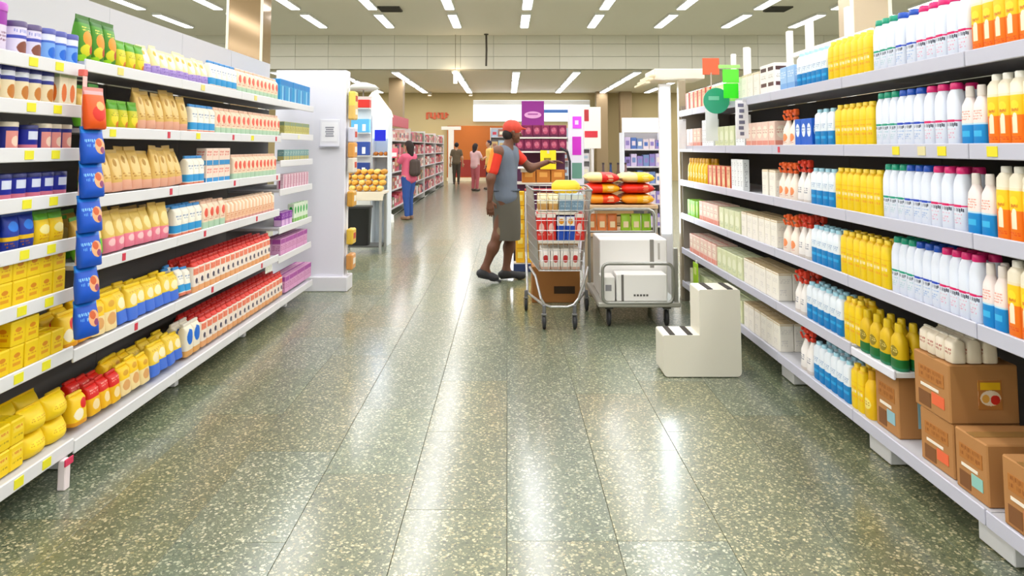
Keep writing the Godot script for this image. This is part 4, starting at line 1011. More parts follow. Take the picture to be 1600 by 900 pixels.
func purple_stand():
	var o := thing("display_stand", "promotional stand with purple header behind the man's reaching hand", "display", Vector3(0.44, 0, -9.6))
	box("back_board", Vector3(0, 0.92, -0.2), Vector3(0.66, 1.7, 0.02), M("5a2a50", 0.6), o)
	box("base", Vector3(0, 0.25, 0), Vector3(0.66, 0.5, 0.4), M("d89020", 0.6), o, 0.004)
	for y in [0.62, 1.02, 1.42, 1.60]:
		var sh := box("shelf", Vector3(0, y, 0), Vector3(0.66, 0.02, 0.4), M("e0dcd4", 0.5), o)
		box("shelf_edge", Vector3(0, 0.0, 0.203), Vector3(0.66, 0.035, 0.006), M("f0e4f0" if y > 1.3 else "2a2624", 0.5), sh)
	pipe("side_frame", [Vector3(0.35, 0, 0.2), Vector3(0.36, 1.0, 0.2), Vector3(0.36, 1.3, 0.2), Vector3(0.33, 1.42, 0.2), Vector3(0.24, 1.47, 0.2)], 0.016, M("28242e", 0.5), o)
	pipe("side_frame", [Vector3(-0.345, 0, 0.2), Vector3(-0.345, 1.75, 0.2)], 0.012, M("28242e", 0.5), o)
	var hd := thing("purple_sign", "purple square sign with pale lip-shaped emblem above the promotional stand", "sign", Vector3(0.335, 1.745, -9.5))
	box("board", Vector3(0, 0.165, 0), Vector3(0.29, 0.33, 0.015), M("8a1e86", 0.5), hd, 0.003)
	var st := new_st()
	loft(st, [[-0.004, 0.11, 0.045], [0.004, 0.11, 0.045]], Vector3.ZERO, 24)
	var em := mi("emblem", smooth(st), M("dca0d0", 0.5), hd)
	em.rotation.x = PI / 2
	em.position = Vector3(0, 0.15, 0.009)
	box("emblem_line", Vector3(0, 0.16, 0.0145), Vector3(0.13, 0.016, 0.002), M("9a3c94", 0.5), hd)
	box("stem", Vector3(0, -0.06, -0.02), Vector3(0.03, 0.14, 0.01), M("6a1a66", 0.5), hd)
	product("chocolate", "sweets_box", "dark magenta sweets box", "box", "box", 0.105, 0.15, 0.08, print_tex(48, 48, "7a2450", [["e", 0.5, 0.45, 0.32, 0.3, "b8607a"], ["t", 0.2, 0.3, 0.8, 0.6, "e8c0c8", 2], ["r", 0, 0.84, 1, 1, "4a1438"]]))
	var pr := make_goods("chocolate")
	for r in 2:
		for k in 6:
			var c: Node3D = pr.duplicate()
			c.name = numbered("sweets_box")
			add_child(c)
			c.position = Vector3(0.165 + k * 0.109, [1.431, 1.611][r], -9.46)
			tag(c, "dark magenta sweets box on the stand's %s shelf, %s from left" % [["second", "top"][r], ordw(k + 1)], "box", "sweets boxes on the promotional stand")
	var ys := thing("price_sign", "bright yellow square price sign on the promotional stand", "sign", Vector3(0.525, 1.2, -9.388))
	box("card", Vector3(0, 0.12, 0), Vector3(0.2, 0.24, 0.006), M("fbe01c", 0.5), ys, 0.002)
	box("printed_line", Vector3(-0.01, 0.13, 0.004), Vector3(0.09, 0.03, 0.002), M("8a7a10", 0.5), ys)
	box("printed_line", Vector3(0.01, 0.08, 0.004), Vector3(0.07, 0.014, 0.002), M("a08c10", 0.5), ys)
	box("holder", Vector3(0, 0.22, -0.001), Vector3(0.03, 0.04, 0.009), M("d8d0c0", 0.5), ys)
	for k in 3:
		var c := thing("orange_box", "orange-brown goods box on the stand's third shelf, %s from left" % ordw(k + 1), "box", Vector3(0.28 + k * 0.185, 1.031, -9.52), 0, "orange boxes on the promotional stand")
		box("box_body", Vector3(0, 0.08, 0), Vector3(0.175, 0.16, 0.2), M("c87a28", 0.6), c, 0.004)
		box("label", Vector3(0, 0.1, 0.101), Vector3(0.1, 0.06, 0.002), M("e8a850", 0.6), c)
	for r in 5:
		for k in 2:
			var c := thing("yellow_box", "yellow boxed goods in the tower beside the man, %s layer, %s" % [ordw(r + 1), ["left", "right"][k]], "box", Vector3(0.16 + k * 0.105, r * 0.17 + 0.10, -9.0), 0, "yellow boxes stacked beside the man")
			box("box_body", Vector3(0, 0.083, 0), Vector3(0.1, 0.166, 0.12), M("f0b818", 0.5), c, 0.004)
			box("label", Vector3(0, 0.09, 0.061), Vector3(0.06, 0.07, 0.002), M("fae070", 0.5), c)
	var pl := thing("low_plinth", "low dark blue plinth under the tower of yellow boxes", "plinth", Vector3(0.21, 0, -9.0))
	box("plinth", Vector3(0, 0.045, 0), Vector3(0.26, 0.09, 0.2), M("2a3a66", 0.6), pl, 0.004)
	box("top_sheet", Vector3(0, 0.0935, 0), Vector3(0.25, 0.007, 0.19), M("c8c0b0", 0.7), pl)
	var tray := thing("white_tray", "white tray on the promotional stand under the man's hand", "tray", Vector3(0.235, 1.21, -9.3))
	box("tray", Vector3(0, 0.012, 0), Vector3(0.2, 0.024, 0.16), M("f2ece8", 0.5), tray, 0.004)
	box("bracket", Vector3(0, -0.02, -0.08), Vector3(0.12, 0.05, 0.04), M("f2ece8", 0.5), tray)

# a plain shelf unit facing +z in its own axes, filled with boxes that are things of their own
func far_unit(at: Vector3, turn: float, w: float, top: float, ys: Array, palette: Array, label: String, where: String, item: String, per: int, frame := "f0eef0", head := "", ih := 0.24):
	var o := thing("shelf_rack", label, "shelving", at, turn)
	box("back_panel", Vector3(0, top / 2, -0.2), Vector3(w, top, 0.02), M("b8b4b4", 0.6), o)
	for s in [-1, 1]:
		box("side_panel", Vector3(s * (w / 2 - 0.01), top / 2, 0), Vector3(0.02, top, 0.4), M(frame, 0.5), o)
	var xf := Transform3D(Basis(Vector3.UP, turn), at)
	var r := 0
	for y in ys:
		var sh := box("shelf", Vector3(0, y, 0), Vector3(w - 0.044, 0.025, 0.38), M("d0ccd0", 0.5), o)
		box("shelf_edge", Vector3(0, 0, 0.194), Vector3(w - 0.044, 0.05, 0.008), M(frame, 0.5), sh)
		var pw := (w - 0.06) / per
		for k in per:
			var h := ih * rng.randf_range(0.7, 1.05)
			var col: String = palette[rng.randi() % palette.size()]
			var c := thing(item, "%s on the %s, shelf %s, %s from its left end" % [item.replace("_", " "), where, ordw(r + 1), ordw(k + 1)], "pack", xf * Vector3(-w / 2 + 0.03 + (k + 0.5) * pw, y + 0.0135, 0.06), turn, "%ss on the %s" % [item.replace("_", " "), where])
			box("pack_body", Vector3(0, h / 2, 0), Vector3(pw * 0.92, h, 0.2), M(col, 0.5), c)
			box("label", Vector3(0, h * 0.5, 0.101), Vector3(pw * 0.55, h * 0.4, 0.002), M(palette[(rng.randi() + 3) % palette.size()], 0.5), c)
		r += 1
	if head:
		box("header", Vector3(0, top + 0.12, 0.12), Vector3(w, 0.24, 0.06), M(head, 0.5), o, 0.004)

func left_middle():
	# pillar closing the left shelving
	var o := thing("end_pillar", "white panelled pillar closing the far end of the left shelving", "pillar", Vector3(-1.96, 0, -7.82))
	box("shaft", Vector3(-0.1, 1.17, 0), Vector3(0.74, 2.24, 0.2), M("e4e4ee", 0.5), o, 0.006)
	box("plinth", Vector3(-0.08, 0.075, 0.01), Vector3(0.80, 0.15, 0.26), M("e0e0e6", 0.5), o, 0.008)
	var sg := thing("framed_notice", "framed grey notice sheet on the white pillar", "notice", Vector3(-1.85, 1.63, -7.7))
	box("frame", Vector3.ZERO, Vector3(0.2, 0.28, 0.016), M("ececf4", 0.35), sg, 0.003)
	box("sheet", Vector3(0, 0.01, 0.009), Vector3(0.165, 0.2, 0.003), M("f4f4fa", 0.6), sg)
	for k in 5:
		box("printed_line", Vector3(0.0, 0.055 - k * 0.022, 0.0115), Vector3(0.09 - 0.012 * (k % 2), 0.014, 0.002), M("9c9ca8", 0.6), sg)
	box("ledge", Vector3(0, -0.145, 0.014), Vector3(0.21, 0.012, 0.03), M("b4b4c0", 0.4), sg)
	var packs := [[2.0, "e8d860"], [1.86, "e8c068"], [1.62, "d8d8e8"], [1.46, "e0a050"], [1.30, "e8e0d0"], [0.95, "d8a040"], [0.56, "e8c040"], [0.30, "d89850"]]
	var k := 0
	for p in packs:
		var c := thing("snack_packet", "%s packet clipped to the pillar's aisle side, %s from top" % [["yellow", "amber", "pale lilac", "orange", "cream", "ochre", "golden", "brown"][k], ordw(k + 1)], "packet", Vector3(-1.635, p[0] - 0.09, -7.82), PI / 2, "packets clipped to the white pillar")
		box("packet", Vector3(0, 0.08, 0), Vector3(0.17, 0.16, 0.07), M(p[1], 0.4), c, 0.012)
		box("label", Vector3(0, 0.085, 0.036), Vector3(0.1, 0.06, 0.003), M(["c84028", "f4f0e0"][k % 2], 0.5), c)
		box("label", Vector3(0.086, 0.085, 0), Vector3(0.003, 0.06, 0.04), M(["c84028", "f4f0e0"][k % 2], 0.5), c)
		k += 1
	var bar := thing("clip_bar", "narrow white clip bar on the pillar's aisle side", "bar", Vector3(-1.684, 0.15, -7.82))
	box("bar", Vector3(0, 0.98, 0), Vector3(0.008, 1.96, 0.04), M("f0f0f0", 0.5), bar)
	for j in 8:
		box("clip", Vector3(0.008, packs[j][0] - 0.15 - 0.02, 0), Vector3(0.012, 0.01, 0.03), M("d8d8d8", 0.4), bar)
	# white racks with blue cards, and the bread table
	var rk := thing("card_rack", "white rack with red, sky blue and navy cards by the bread table", "rack", Vector3(-2.19, 0, -11.1))
	box("board", Vector3(0.0, 1.15, -0.1), Vector3(0.27, 2.2, 0.06), M("f2f2ee", 0.5), rk, 0.004)
	box("foot", Vector3(0, 0.02, -0.1), Vector3(0.26, 0.04, 0.24), M("d8d8d8", 0.5), rk)
	var cards := [["d8281c", 2.13, 0.12], ["5ab4ec", 1.80, 0.2], ["24489c", 1.46, 0.2], ["1c3c88", 1.16, 0.18]]
	for cidx in 4:
		var cd: Array = cards[cidx]
		var q := thing("card_box", "%s boxed goods on the white card rack" % ["red", "sky blue", "navy, upper,", "navy, lower,"][cidx], "box", Vector3(-2.19, cd[1] - cd[2] / 2, -11.05))
		box("box_body", Vector3(0, cd[2] / 2, 0), Vector3(0.27, cd[2], 0.14), M(cd[0], 0.45), q, 0.004)
		if cidx:
			for s in [-0.06, 0.06]:
				box("white_figure", Vector3(s, cd[2] * 0.36, 0.071), Vector3(0.05, cd[2] * 0.5, 0.002), M("f0f4f8", 0.5), q)
		box("rest", Vector3(0, -0.008, -0.02), Vector3(0.27, 0.014, 0.16), M("f2f2ee", 0.5), q)
	var lr := thing("bread_rack", "white rack with a lit blue panel above bread shelves", "rack", Vector3(-1.92, 0, -11.35))
	box("back_board", Vector3(0, 0.98, -0.18), Vector3(0.25, 1.96, 0.02), M("e8f0f8", 0.5), lr)
	for s in [-1, 1]:
		box("side_board", Vector3(s * 0.12, 0.98, 0), Vector3(0.012, 1.96, 0.36), M("e8eef4", 0.5), lr)
	box("lit_panel", Vector3(0, 1.76, 0.1), Vector3(0.225, 0.3, 0.03), glow("a8d0ff", 1.1), lr, 0.003)
	box("blue_screen", Vector3(-0.01, 1.66, 0.119), Vector3(0.17, 0.17, 0.006), M("1422d8", 0.3), lr)
	for y in [1.06, 1.34, 0.75]:
		var sh := box("shelf", Vector3(0, y, 0), Vector3(0.225, 0.02, 0.35), M("f0ece0", 0.5), lr)
		box("shelf_edge", Vector3(0, 0, 0.18), Vector3(0.225, 0.045, 0.008), M("f4f0e8", 0.5), sh)
	var bl := AreaLight3D.new()
	bl.name = "panel_light"
	bl.area_size = Vector2(0.21, 0.28)
	bl.light_energy = 0.05
	bl.light_color = C("a8d0ff")
	bl.position = Vector3(0, 1.76, 0.13)
	bl.rotation.y = PI
	bl.shadow_enabled = true
	lr.add_child(bl)
	for r in 2:
		for j in 3:
			bread(Vector3(-1.995 + j * 0.075, [1.071, 1.351][r], -11.27), 0.034, "orange-brown loaf on the bread rack's %s shelf, %s from left" % [["lower", "upper"][r], ordw(j + 1)], "loaves on the bread rack", "c87a2c", 0.17)
	var tb := thing("bread_table", "white-topped display table piled with golden loaves", "table", Vector3(-2.02, 0, -10.55))
	box("tray", Vector3(0, 0.84, 0), Vector3(0.6, 0.04, 0.5), M("e8dcc8", 0.5), tb, 0.006)
	box("front_board", Vector3(0, 0.80, 0.25), Vector3(0.6, 0.12, 0.012), M("e8dcc4", 0.5), tb, 0.003)
	for s in [-1, 1]:
		for z in [-0.2, 0.2]:
			box("leg", Vector3(s * 0.26, 0.41, z), Vector3(0.035, 0.82, 0.035), M("a8a8a4", 0.4, 0.5), tb, 0.003)
	box("lower_shelf", Vector3(0, 0.1, 0), Vector3(0.5, 0.02, 0.4), M("50504e", 0.5), tb)
	var nb := 0
	for r in 4:
		for j in 6:
			nb += 1
			bread(Vector3(-2.26 + j * 0.096 + 0.02 * (r % 2), 0.862 + r * 0.075, -10.42 - r * 0.07), 0.046, "golden loaf in the table pile, layer %s, %s from left" % [ordw(r + 1), ordw(j + 1)], "loaves piled on the bread table", ["d8a038", "e0b04c", "c88c2c", "e8c468"][(r + j * 3) % 4], 0.2)
	var bin := thing("black_bin", "black bin standing under the bread table", "bin", Vector3(-2.08, 0.112, -10.5))
	lathe("bin_body", [[0, 0.14, 0.12, 5], [0.5, 0.16, 0.14, 5], [0.52, 0.17, 0.15, 5]], M("161616", 0.5), bin)
	lathe("rim", [[0.515, 0.172, 0.152, 5], [0.54, 0.172, 0.152, 5]], M("2a2a2a", 0.4), bin)
	# white post with round foot
	var po := thing("white_post", "slim white post with a round foot by the pink-shirted woman", "post", Vector3(-2.36, 0, -14.7))
	lathe("shaft", [[0.1, 0.05, 0.05], [2.05, 0.045, 0.045]], M("f0ece4", 0.5), po)
	lathe("round_foot", [[0, 0.13, 0.13], [0.14, 0.12, 0.12], [0.17, 0.07, 0.07]], M("f0eee8", 0.5), po)
	var hood := thing("white_hood", "white domed hood above the bread rack", "hood", Vector3(-2.52, 2.05, -14.0))
	lathe("dome", [[0, 0.36, 0.34], [0.12, 0.32, 0.3], [0.3, 0.18, 0.18], [0.48, 0.05, 0.05]], M("f0eadc", 0.6), hood, Vector3.ZERO, 24)
	pipe("stand_pole", [Vector3(0, 0.02, 0), Vector3(0, -2.05, 0)], 0.03, M("e8e4d8", 0.5), hood)
	var pend := thing("disc_topper", "grey-white domed disc fixed above the card rack", "disc", Vector3(-2.19, 2.345, -11.2))
	lathe("disc", [[0, 0.2, 0.2], [0.03, 0.24, 0.24], [0.08, 0.18, 0.18], [0.12, 0.05, 0.05]], M("d4d4cc", 0.4), pend, Vector3.ZERO, 24)
	pipe("stem", [Vector3(0, 0.01, 0), Vector3(0, -0.09, 0)], 0.012, M("b0aca0", 0.5), pend)
	# long gondola of pink and red goods running back from the woman
	var pal := ["c8506a", "d87888", "a83c4c", "e8dcd0", "b89878", "8a5a6a", "dca8a0", "70805c", "e0e0dc", "c04848", "5c4a5a"]
	for i in 4:
		far_unit(Vector3(-2.64, 0, -(17.0 + i * 3.32)), PI / 2, 3.3, 1.95, [0.16, 0.55, 0.93, 1.28, 1.62], pal, "%s bay of the far gondola of pink and red goods" % ordw(i + 1), "%s far bay" % ordw(i + 1), "boxed_goods", 10, "d8d4d0", "" if i else "c84858", 0.26)
	var fp := thing("white_gate_post", "white post with a cross top at the far gondola's end", "post", Vector3(-2.3, 0, -30.4))
	box("shaft", Vector3(0, 1.1, 0), Vector3(0.22, 2.2, 0.16), M("f2ece0", 0.5), fp, 0.006)
	box("cross_top", Vector3(0, 2.26, 0), Vector3(0.8, 0.14, 0.16), M("f2ece0", 0.5), fp, 0.006)

func bread(at: Vector3, r: float, label: String, group: String, col: String, l: float):
	var o := thing("bread_loaf", label, "bread", at, rng.randf_range(-0.08, 0.08), group)
	var st := new_st()
	loft(st, [[-l / 2, r * 0.4, r * 0.4], [-l * 0.42, r * 0.8, r * 0.75], [-l * 0.2, r, r * 0.9], [l * 0.2, r, r * 0.9], [l * 0.42, r * 0.8, r * 0.75], [l / 2, r * 0.4, r * 0.4]], Vector3.ZERO, 12)
	var m := mi("loaf", smooth(st), M(col, 0.6), o)
	m.rotation.x = PI / 2
	m.position.y = r * 0.9

func background():
	# lit post and canopy at the far end of the right shelving
	var o := thing("lit_panel_post", "bright white lit vertical panel at the right shelving's end", "light panel", Vector3(1.60, 0, -7.42))
	box("casing", Vector3(0, 1.06, -0.04), Vector3(0.12, 2.12, 0.05), M("e8e8ec", 0.5), o, 0.004)
	box("glowing_face", Vector3(-0.005, 1.35, -0.008), Vector3(0.09, 1.46, 0.012), glow("eaf6ff", 3.0), o, 0.003)
	var pl := AreaLight3D.new()
	pl.name = "panel_light"
	pl.area_size = Vector2(0.09, 1.44)
	pl.light_energy = 0.5
	pl.light_color = C("eaf6ff")
	pl.position = Vector3(-0.005, 1.35, 0.004)
	pl.rotation.y = PI
	pl.shadow_enabled = true
	o.add_child(pl)
	var po := thing("bronze_post", "dull bronze square post closing the right shelving", "post", Vector3(1.725, 0, -7.26))
	box("shaft", Vector3(0, 1.07, 0), Vector3(0.07, 2.14, 0.07), M("a89c84", 0.4, 0.3), po, 0.004)
	box("foot", Vector3(0, 0.012, 0), Vector3(0.075, 0.024, 0.085), M("8c8474", 0.5), po)
	var cn := thing("canopy", "cream slatted canopy above the lit panel post", "canopy", Vector3(1.72, 2.16, -7.55))
	box("board", Vector3(0, 0.05, 0), Vector3(0.5, 0.1, 0.5), M("f4ead8", 0.5), cn, 0.006)
	for k in 3:
		box("slat", Vector3(-0.27 - k * 0.03, 0.03 - k * 0.035, 0.0), Vector3(0.05, 0.02, 0.62), M("f0e4c4", 0.5), cn, 0.003)
	# white tower with magenta panels
	var tw := thing("white_tower", "white display tower with two magenta panels", "display tower", Vector3(0.99, 0, -10.6))
	box("tower_body", Vector3(0, 1.04, 0), Vector3(0.2, 2.08, 0.3), M("ece8f6", 0.5), tw, 0.006)
	box("magenta_panel", Vector3(0.005, 1.83, 0.152), Vector3(0.125, 0.17, 0.006), M("e04af0", 0.4), tw)
	box("white_mark", Vector3(0.0, 1.83, 0.156), Vector3(0.05, 0.06, 0.003), M("f8d8fa", 0.4), tw)
	box("magenta_panel", Vector3(0.0, 1.50, 0.152), Vector3(0.125, 0.26, 0.006), M("d02ec8", 0.4), tw)
	box("green_panel", Vector3(0.0, 1.15, 0.152), Vector3(0.14, 0.22, 0.006), M("6a9c8c", 0.4), tw)
	var rsn := thing("red_sign", "white board with red bands right of the white tower", "sign", Vector3(1.32, 0, -11.4))
	box("post", Vector3(0, 0.75, 0), Vector3(0.04, 1.5, 0.04), M("e0dcd8", 0.5), rsn)
	box("board", Vector3(0, 1.78, 0.02), Vector3(0.26, 0.64, 0.02), M("f4ece4", 0.5), rsn, 0.003)
	box("red_band", Vector3(-0.02, 1.68, 0.032), Vector3(0.2, 0.1, 0.004), M("d83040", 0.5), rsn)
	box("red_mark", Vector3(-0.09, 1.97, 0.032), Vector3(0.07, 0.18, 0.004), M("b83038", 0.5), rsn)
	# crates and wicker goods in the middle distance
	for k in 3:
		var c := thing("brown_crate", ["lower brown crate behind the sacks", "middle brown crate behind the sacks", "upper brown crate behind the sacks, holding bottles"][k], "crate", Vector3(1.55 + 0.02 * k, 0.36 * k, -10.9), 0.0, "brown crates behind the sacks")
		box("floor_board", Vector3(0, 0.015, 0), Vector3(0.5, 0.03, 0.36), M("9a7a50", 0.8), c)
		for s in [-1, 1]:
			for r in 3:
				box("slat", Vector3(0, 0.08 + r * 0.11, s * 0.18), Vector3(0.52, 0.09, 0.014), M(["a8845a", "9c7a4c", "b08e62"][r], 0.8), c, 0.002)
			box("end_board", Vector3(s * 0.25, 0.19, 0), Vector3(0.014, 0.33, 0.345), M("94734a", 0.8), c, 0.002)
	for k in 4:
		var c := thing("dark_bottle", "dark bottle standing in the upper brown crate, %s from left" % ordw(k + 1), "bottle", Vector3(1.42 + k * 0.11, 0.752, -10.9), 0.0, "bottles in the brown crate")
		lathe("bottle", [[0, 0.04, 0.04], [0.3, 0.04, 0.04], [0.4, 0.016, 0.016], [0.48, 0.016, 0.016]], M(["5c4a4a", "2e4a7c", "6a5040", "8a6a6a"][k], 0.3), c)
		lathe("cap", [[0.475, 0.019, 0.019], [0.5, 0.019, 0.019]], M("3a3030", 0.4), c)
	far_unit(Vector3(2.22, 0, -12.2), 0.0, 0.66, 1.72, [0.2, 0.56, 0.88, 1.16, 1.44], ["8a78b8", "c8b8d8", "4a6ab0", "d8c8d0", "7088b8", "e8dcd8", "5a4a7c"], "white rack of lilac and blue goods behind the lit post", "lilac rack", "lilac_pack", 6, "e8ecf4", "f0f4fa", 0.2)
	# columns
	var cl := thing("mirror_column", "brown glossy ceiling column above the left shelving", "column", Vector3(-5.0, 0, -14.2))
	box("shaft", Vector3(0, CEIL / 2, 0), Vector3(0.62, CEIL - 0.004, 0.6), M("a48a68", 0.12, 0.55), cl, 0.004)
	for s in [-1, 1]:
		box("corner_trim", Vector3(s * 0.325, CEIL / 2, 0.305), Vector3(0.05, CEIL - 0.01, 0.02), M("efe8d0", 0.5), cl, 0.003)
	var cr := thing("panelled_column", "tan ceiling column with pale corner above the right shelving", "column", Vector3(6.95, 0, -14.2))
	box("shaft", Vector3(0, CEIL / 2, 0), Vector3(0.7, CEIL - 0.004, 0.6), M("c8b496", 0.4), cr, 0.004)
	for s in [-1, 1]:
		box("corner_trim", Vector3(s * 0.365, CEIL / 2, 0.305), Vector3(0.07, CEIL - 0.01, 0.02), M("f0ecd8", 0.5), cr, 0.003)
	for s in [[4.15, 32.3], [5.2, 32.3], [-3.9, 26.0]]:
		var c2 := thing("brown_column", ["brown square column beyond the white tower", "brown square column behind the lilac rack", "brown square column beyond the far gondola"][[4.15, 5.2, -3.9].find(s[0])], "column", Vector3(s[0], 0, -s[1]))
		var hgt := CEIL if s[1] < BULK else LOW
		box("shaft", Vector3(0, hgt / 2, 0), Vector3(0.5, hgt - 0.004, 0.5), M("9c8460", 0.5), c2, 0.01)
		box("base_trim", Vector3(0, 0.06, 0), Vector3(0.53, 0.12, 0.53), M("6c5a40", 0.6), c2, 0.006)
	# far wall
	var ow := thing("orange_counter_wall", "orange-brown wall panel at the far end of the aisle", "wall panel", Vector3(-1.2, 0, -32.85))
	box("panel", Vector3(0, 1.28, 0), Vector3(2.9, 2.3, 0.2), M("b8641c", 0.6), ow, 0.01)
	box("red_kick", Vector3(0.1, 0.55, 0.105), Vector3(2.4, 0.75, 0.02), M("962a1e", 0.6), ow)
	box("cream_plinth", Vector3(0, 0.07, 0.13), Vector3(2.9, 0.14, 0.1), M("f0e0c0", 0.5), ow)
	var ls := thing("red_lettering", "orange-red lettering on the tan far wall", "sign", Vector3(-3.15, 2.88, -32.97))
	for k in 6:
		box("letter", Vector3(-0.42 + k * 0.17, [0.0, 0.03, 0.0, 0.02, 0.0, 0.03][k], 0), Vector3(0.11, [0.3, 0.24, 0.3, 0.26, 0.3, 0.24][k], 0.04), M("d8643c", 0.5), ls, 0.006)
		box("letter_bar", Vector3(-0.36 + k * 0.17, [0.13, -0.08, 0.0, 0.1, -0.12, 0.05][k], 0), Vector3(0.12, 0.07, 0.04), M("d8643c", 0.5), ls, 0.006)
	var fr := thing("lit_fascia", "pale blue-white lit fascia with a blue stripe on the far wall", "fascia", Vector3(1.1, 3.1, -32.895))
	box("fascia_board", Vector3(0, 0, 0), Vector3(5.2, 0.95, 0.2), glow("d8ecf8", 0.75), fr, 0.01)
	box("blue_stripe", Vector3(0.7, -0.02, 0.105), Vector3(2.0, 0.14, 0.02), M("3f74c0", 0.5), fr)
	box("white_band", Vector3(0, 0.36, 0.105), Vector3(5.2, 0.18, 0.02), M("f0f0ec", 0.5), fr)
	var fl := AreaLight3D.new()
	fl.name = "fascia_light"
	fl.area_size = Vector2(5.0, 0.9)
	fl.light_energy = 2.0
	fl.light_color = C("d8ecf8")
	fl.position = Vector3(0, 0, 0.16)
	fl.rotation.y = PI
	fl.shadow_enabled = true
	fr.add_child(fl)
	far_unit(Vector3(1.4, 0, -31.2), 0.0, 4.2, 2.3, [0.3, 0.9, 1.4, 1.9], ["d8d0d0", "c84050", "e8e0c8", "9c6a5a", "c8a870", "a8b8c8"], "wide far rack under the lit fascia", "far wall rack", "far_goods", 14, "e8e4e0", "", 0.36)
	for k in 2:
		var sp := thing("wall_spotlight", ["spotlight over the orange wall panel, left one", "spotlight over the orange wall panel, right one"][k], "spotlight", Vector3(-3.4 + k * 1.8, LOW, -32.35))
		lathe("can", [[-0.16, 0.09, 0.09], [0, 0.09, 0.09]], M("c8c0b0", 0.4), sp)
		lathe("lens_face", [[-0.17, 0.07, 0.07], [-0.161, 0.07, 0.07]], glow("ffe2b0", 6.0), sp)
		var s3 := SpotLight3D.new()
		s3.name = "spot"
		s3.light_energy = 5.0
		s3.light_color = C("ffdca8")
		s3.spot_angle = 42
		s3.light_size = 0.07
		s3.position = Vector3(0, -0.19, 0)
		s3.rotation = Vector3(-PI / 2 - 0.2, 0, 0)
		s3.shadow_enabled = true
		sp.add_child(s3)
	# ceiling bits
	for k in 2:
		var vt := thing("ceiling_vent", ["dark ceiling vent left of the aisle centre", "dark ceiling vent above the right shelving"][k], "vent", Vector3([-2.95, 6.85][k], CEIL, -18.4))
		box("frame", Vector3(0, -0.02, 0), Vector3(0.55, 0.04, 0.6), M("4a463e", 0.6), vt, 0.004)
		for j in 6:
			box("slat", Vector3(0, -0.045, -0.24 + j * 0.096), Vector3(0.5, 0.012, 0.05), M("3a362f", 0.6), vt)
	var hc := thing("hanging_chain", "thin dark hanging chain in front of the bulkhead panels", "chain", Vector3(-0.64, CEIL, -22.6))
	pipe("chain_rod", [Vector3(0, -0.01, 0), Vector3(0.01, -0.5, 0), Vector3(0, -1.0, 0)], 0.03, M("4e463c", 0.6), hc)
	lathe("ceiling_cup", [[-0.03, 0.07, 0.07], [0, 0.07, 0.07]], M("4e463c", 0.6), hc)
	var pd := thing("tube_pendant", "small cream tube pendant lamp below the bulkhead", "lamp", Vector3(-1.6, 3.45, -22.75))
	lathe("tube", [[0, 0.06, 0.06], [0.4, 0.06, 0.06]], glow("ffeccc", 2.5), pd)
	pipe("cord", [Vector3(0, 0.4, 0), Vector3(0, CEIL - 3.45, 0)], 0.008, M("9c8c70", 0.6), pd)
	var ol := OmniLight3D.new()
	ol.name = "pendant_light"
	ol.position = Vector3(0, 0.2, 0)
	ol.light_energy = 0.3
	ol.light_color = C("ffeccc")
	ol.light_size = 0.05
	ol.omni_range = 60
	ol.shadow_enabled = true
	pd.add_child(ol)
	for k in 2:
		var pp := thing("price_pole", ["slim white pole rising above the right shelving, nearer one", "slim white pole rising above the right shelving, farther one"][k], "pole", Vector3(2.26, 0, [-5.45, -6.9][k]))
		box("pole", Vector3(0, 1.21, 0), Vector3(0.05, 2.42, 0.05), M("f4f0e6", 0.5), pp, 0.004)
		box("foot_plate", Vector3(0, 0.01, 0), Vector3(0.1, 0.02, 0.1), M("d8d4cc", 0.5), pp)

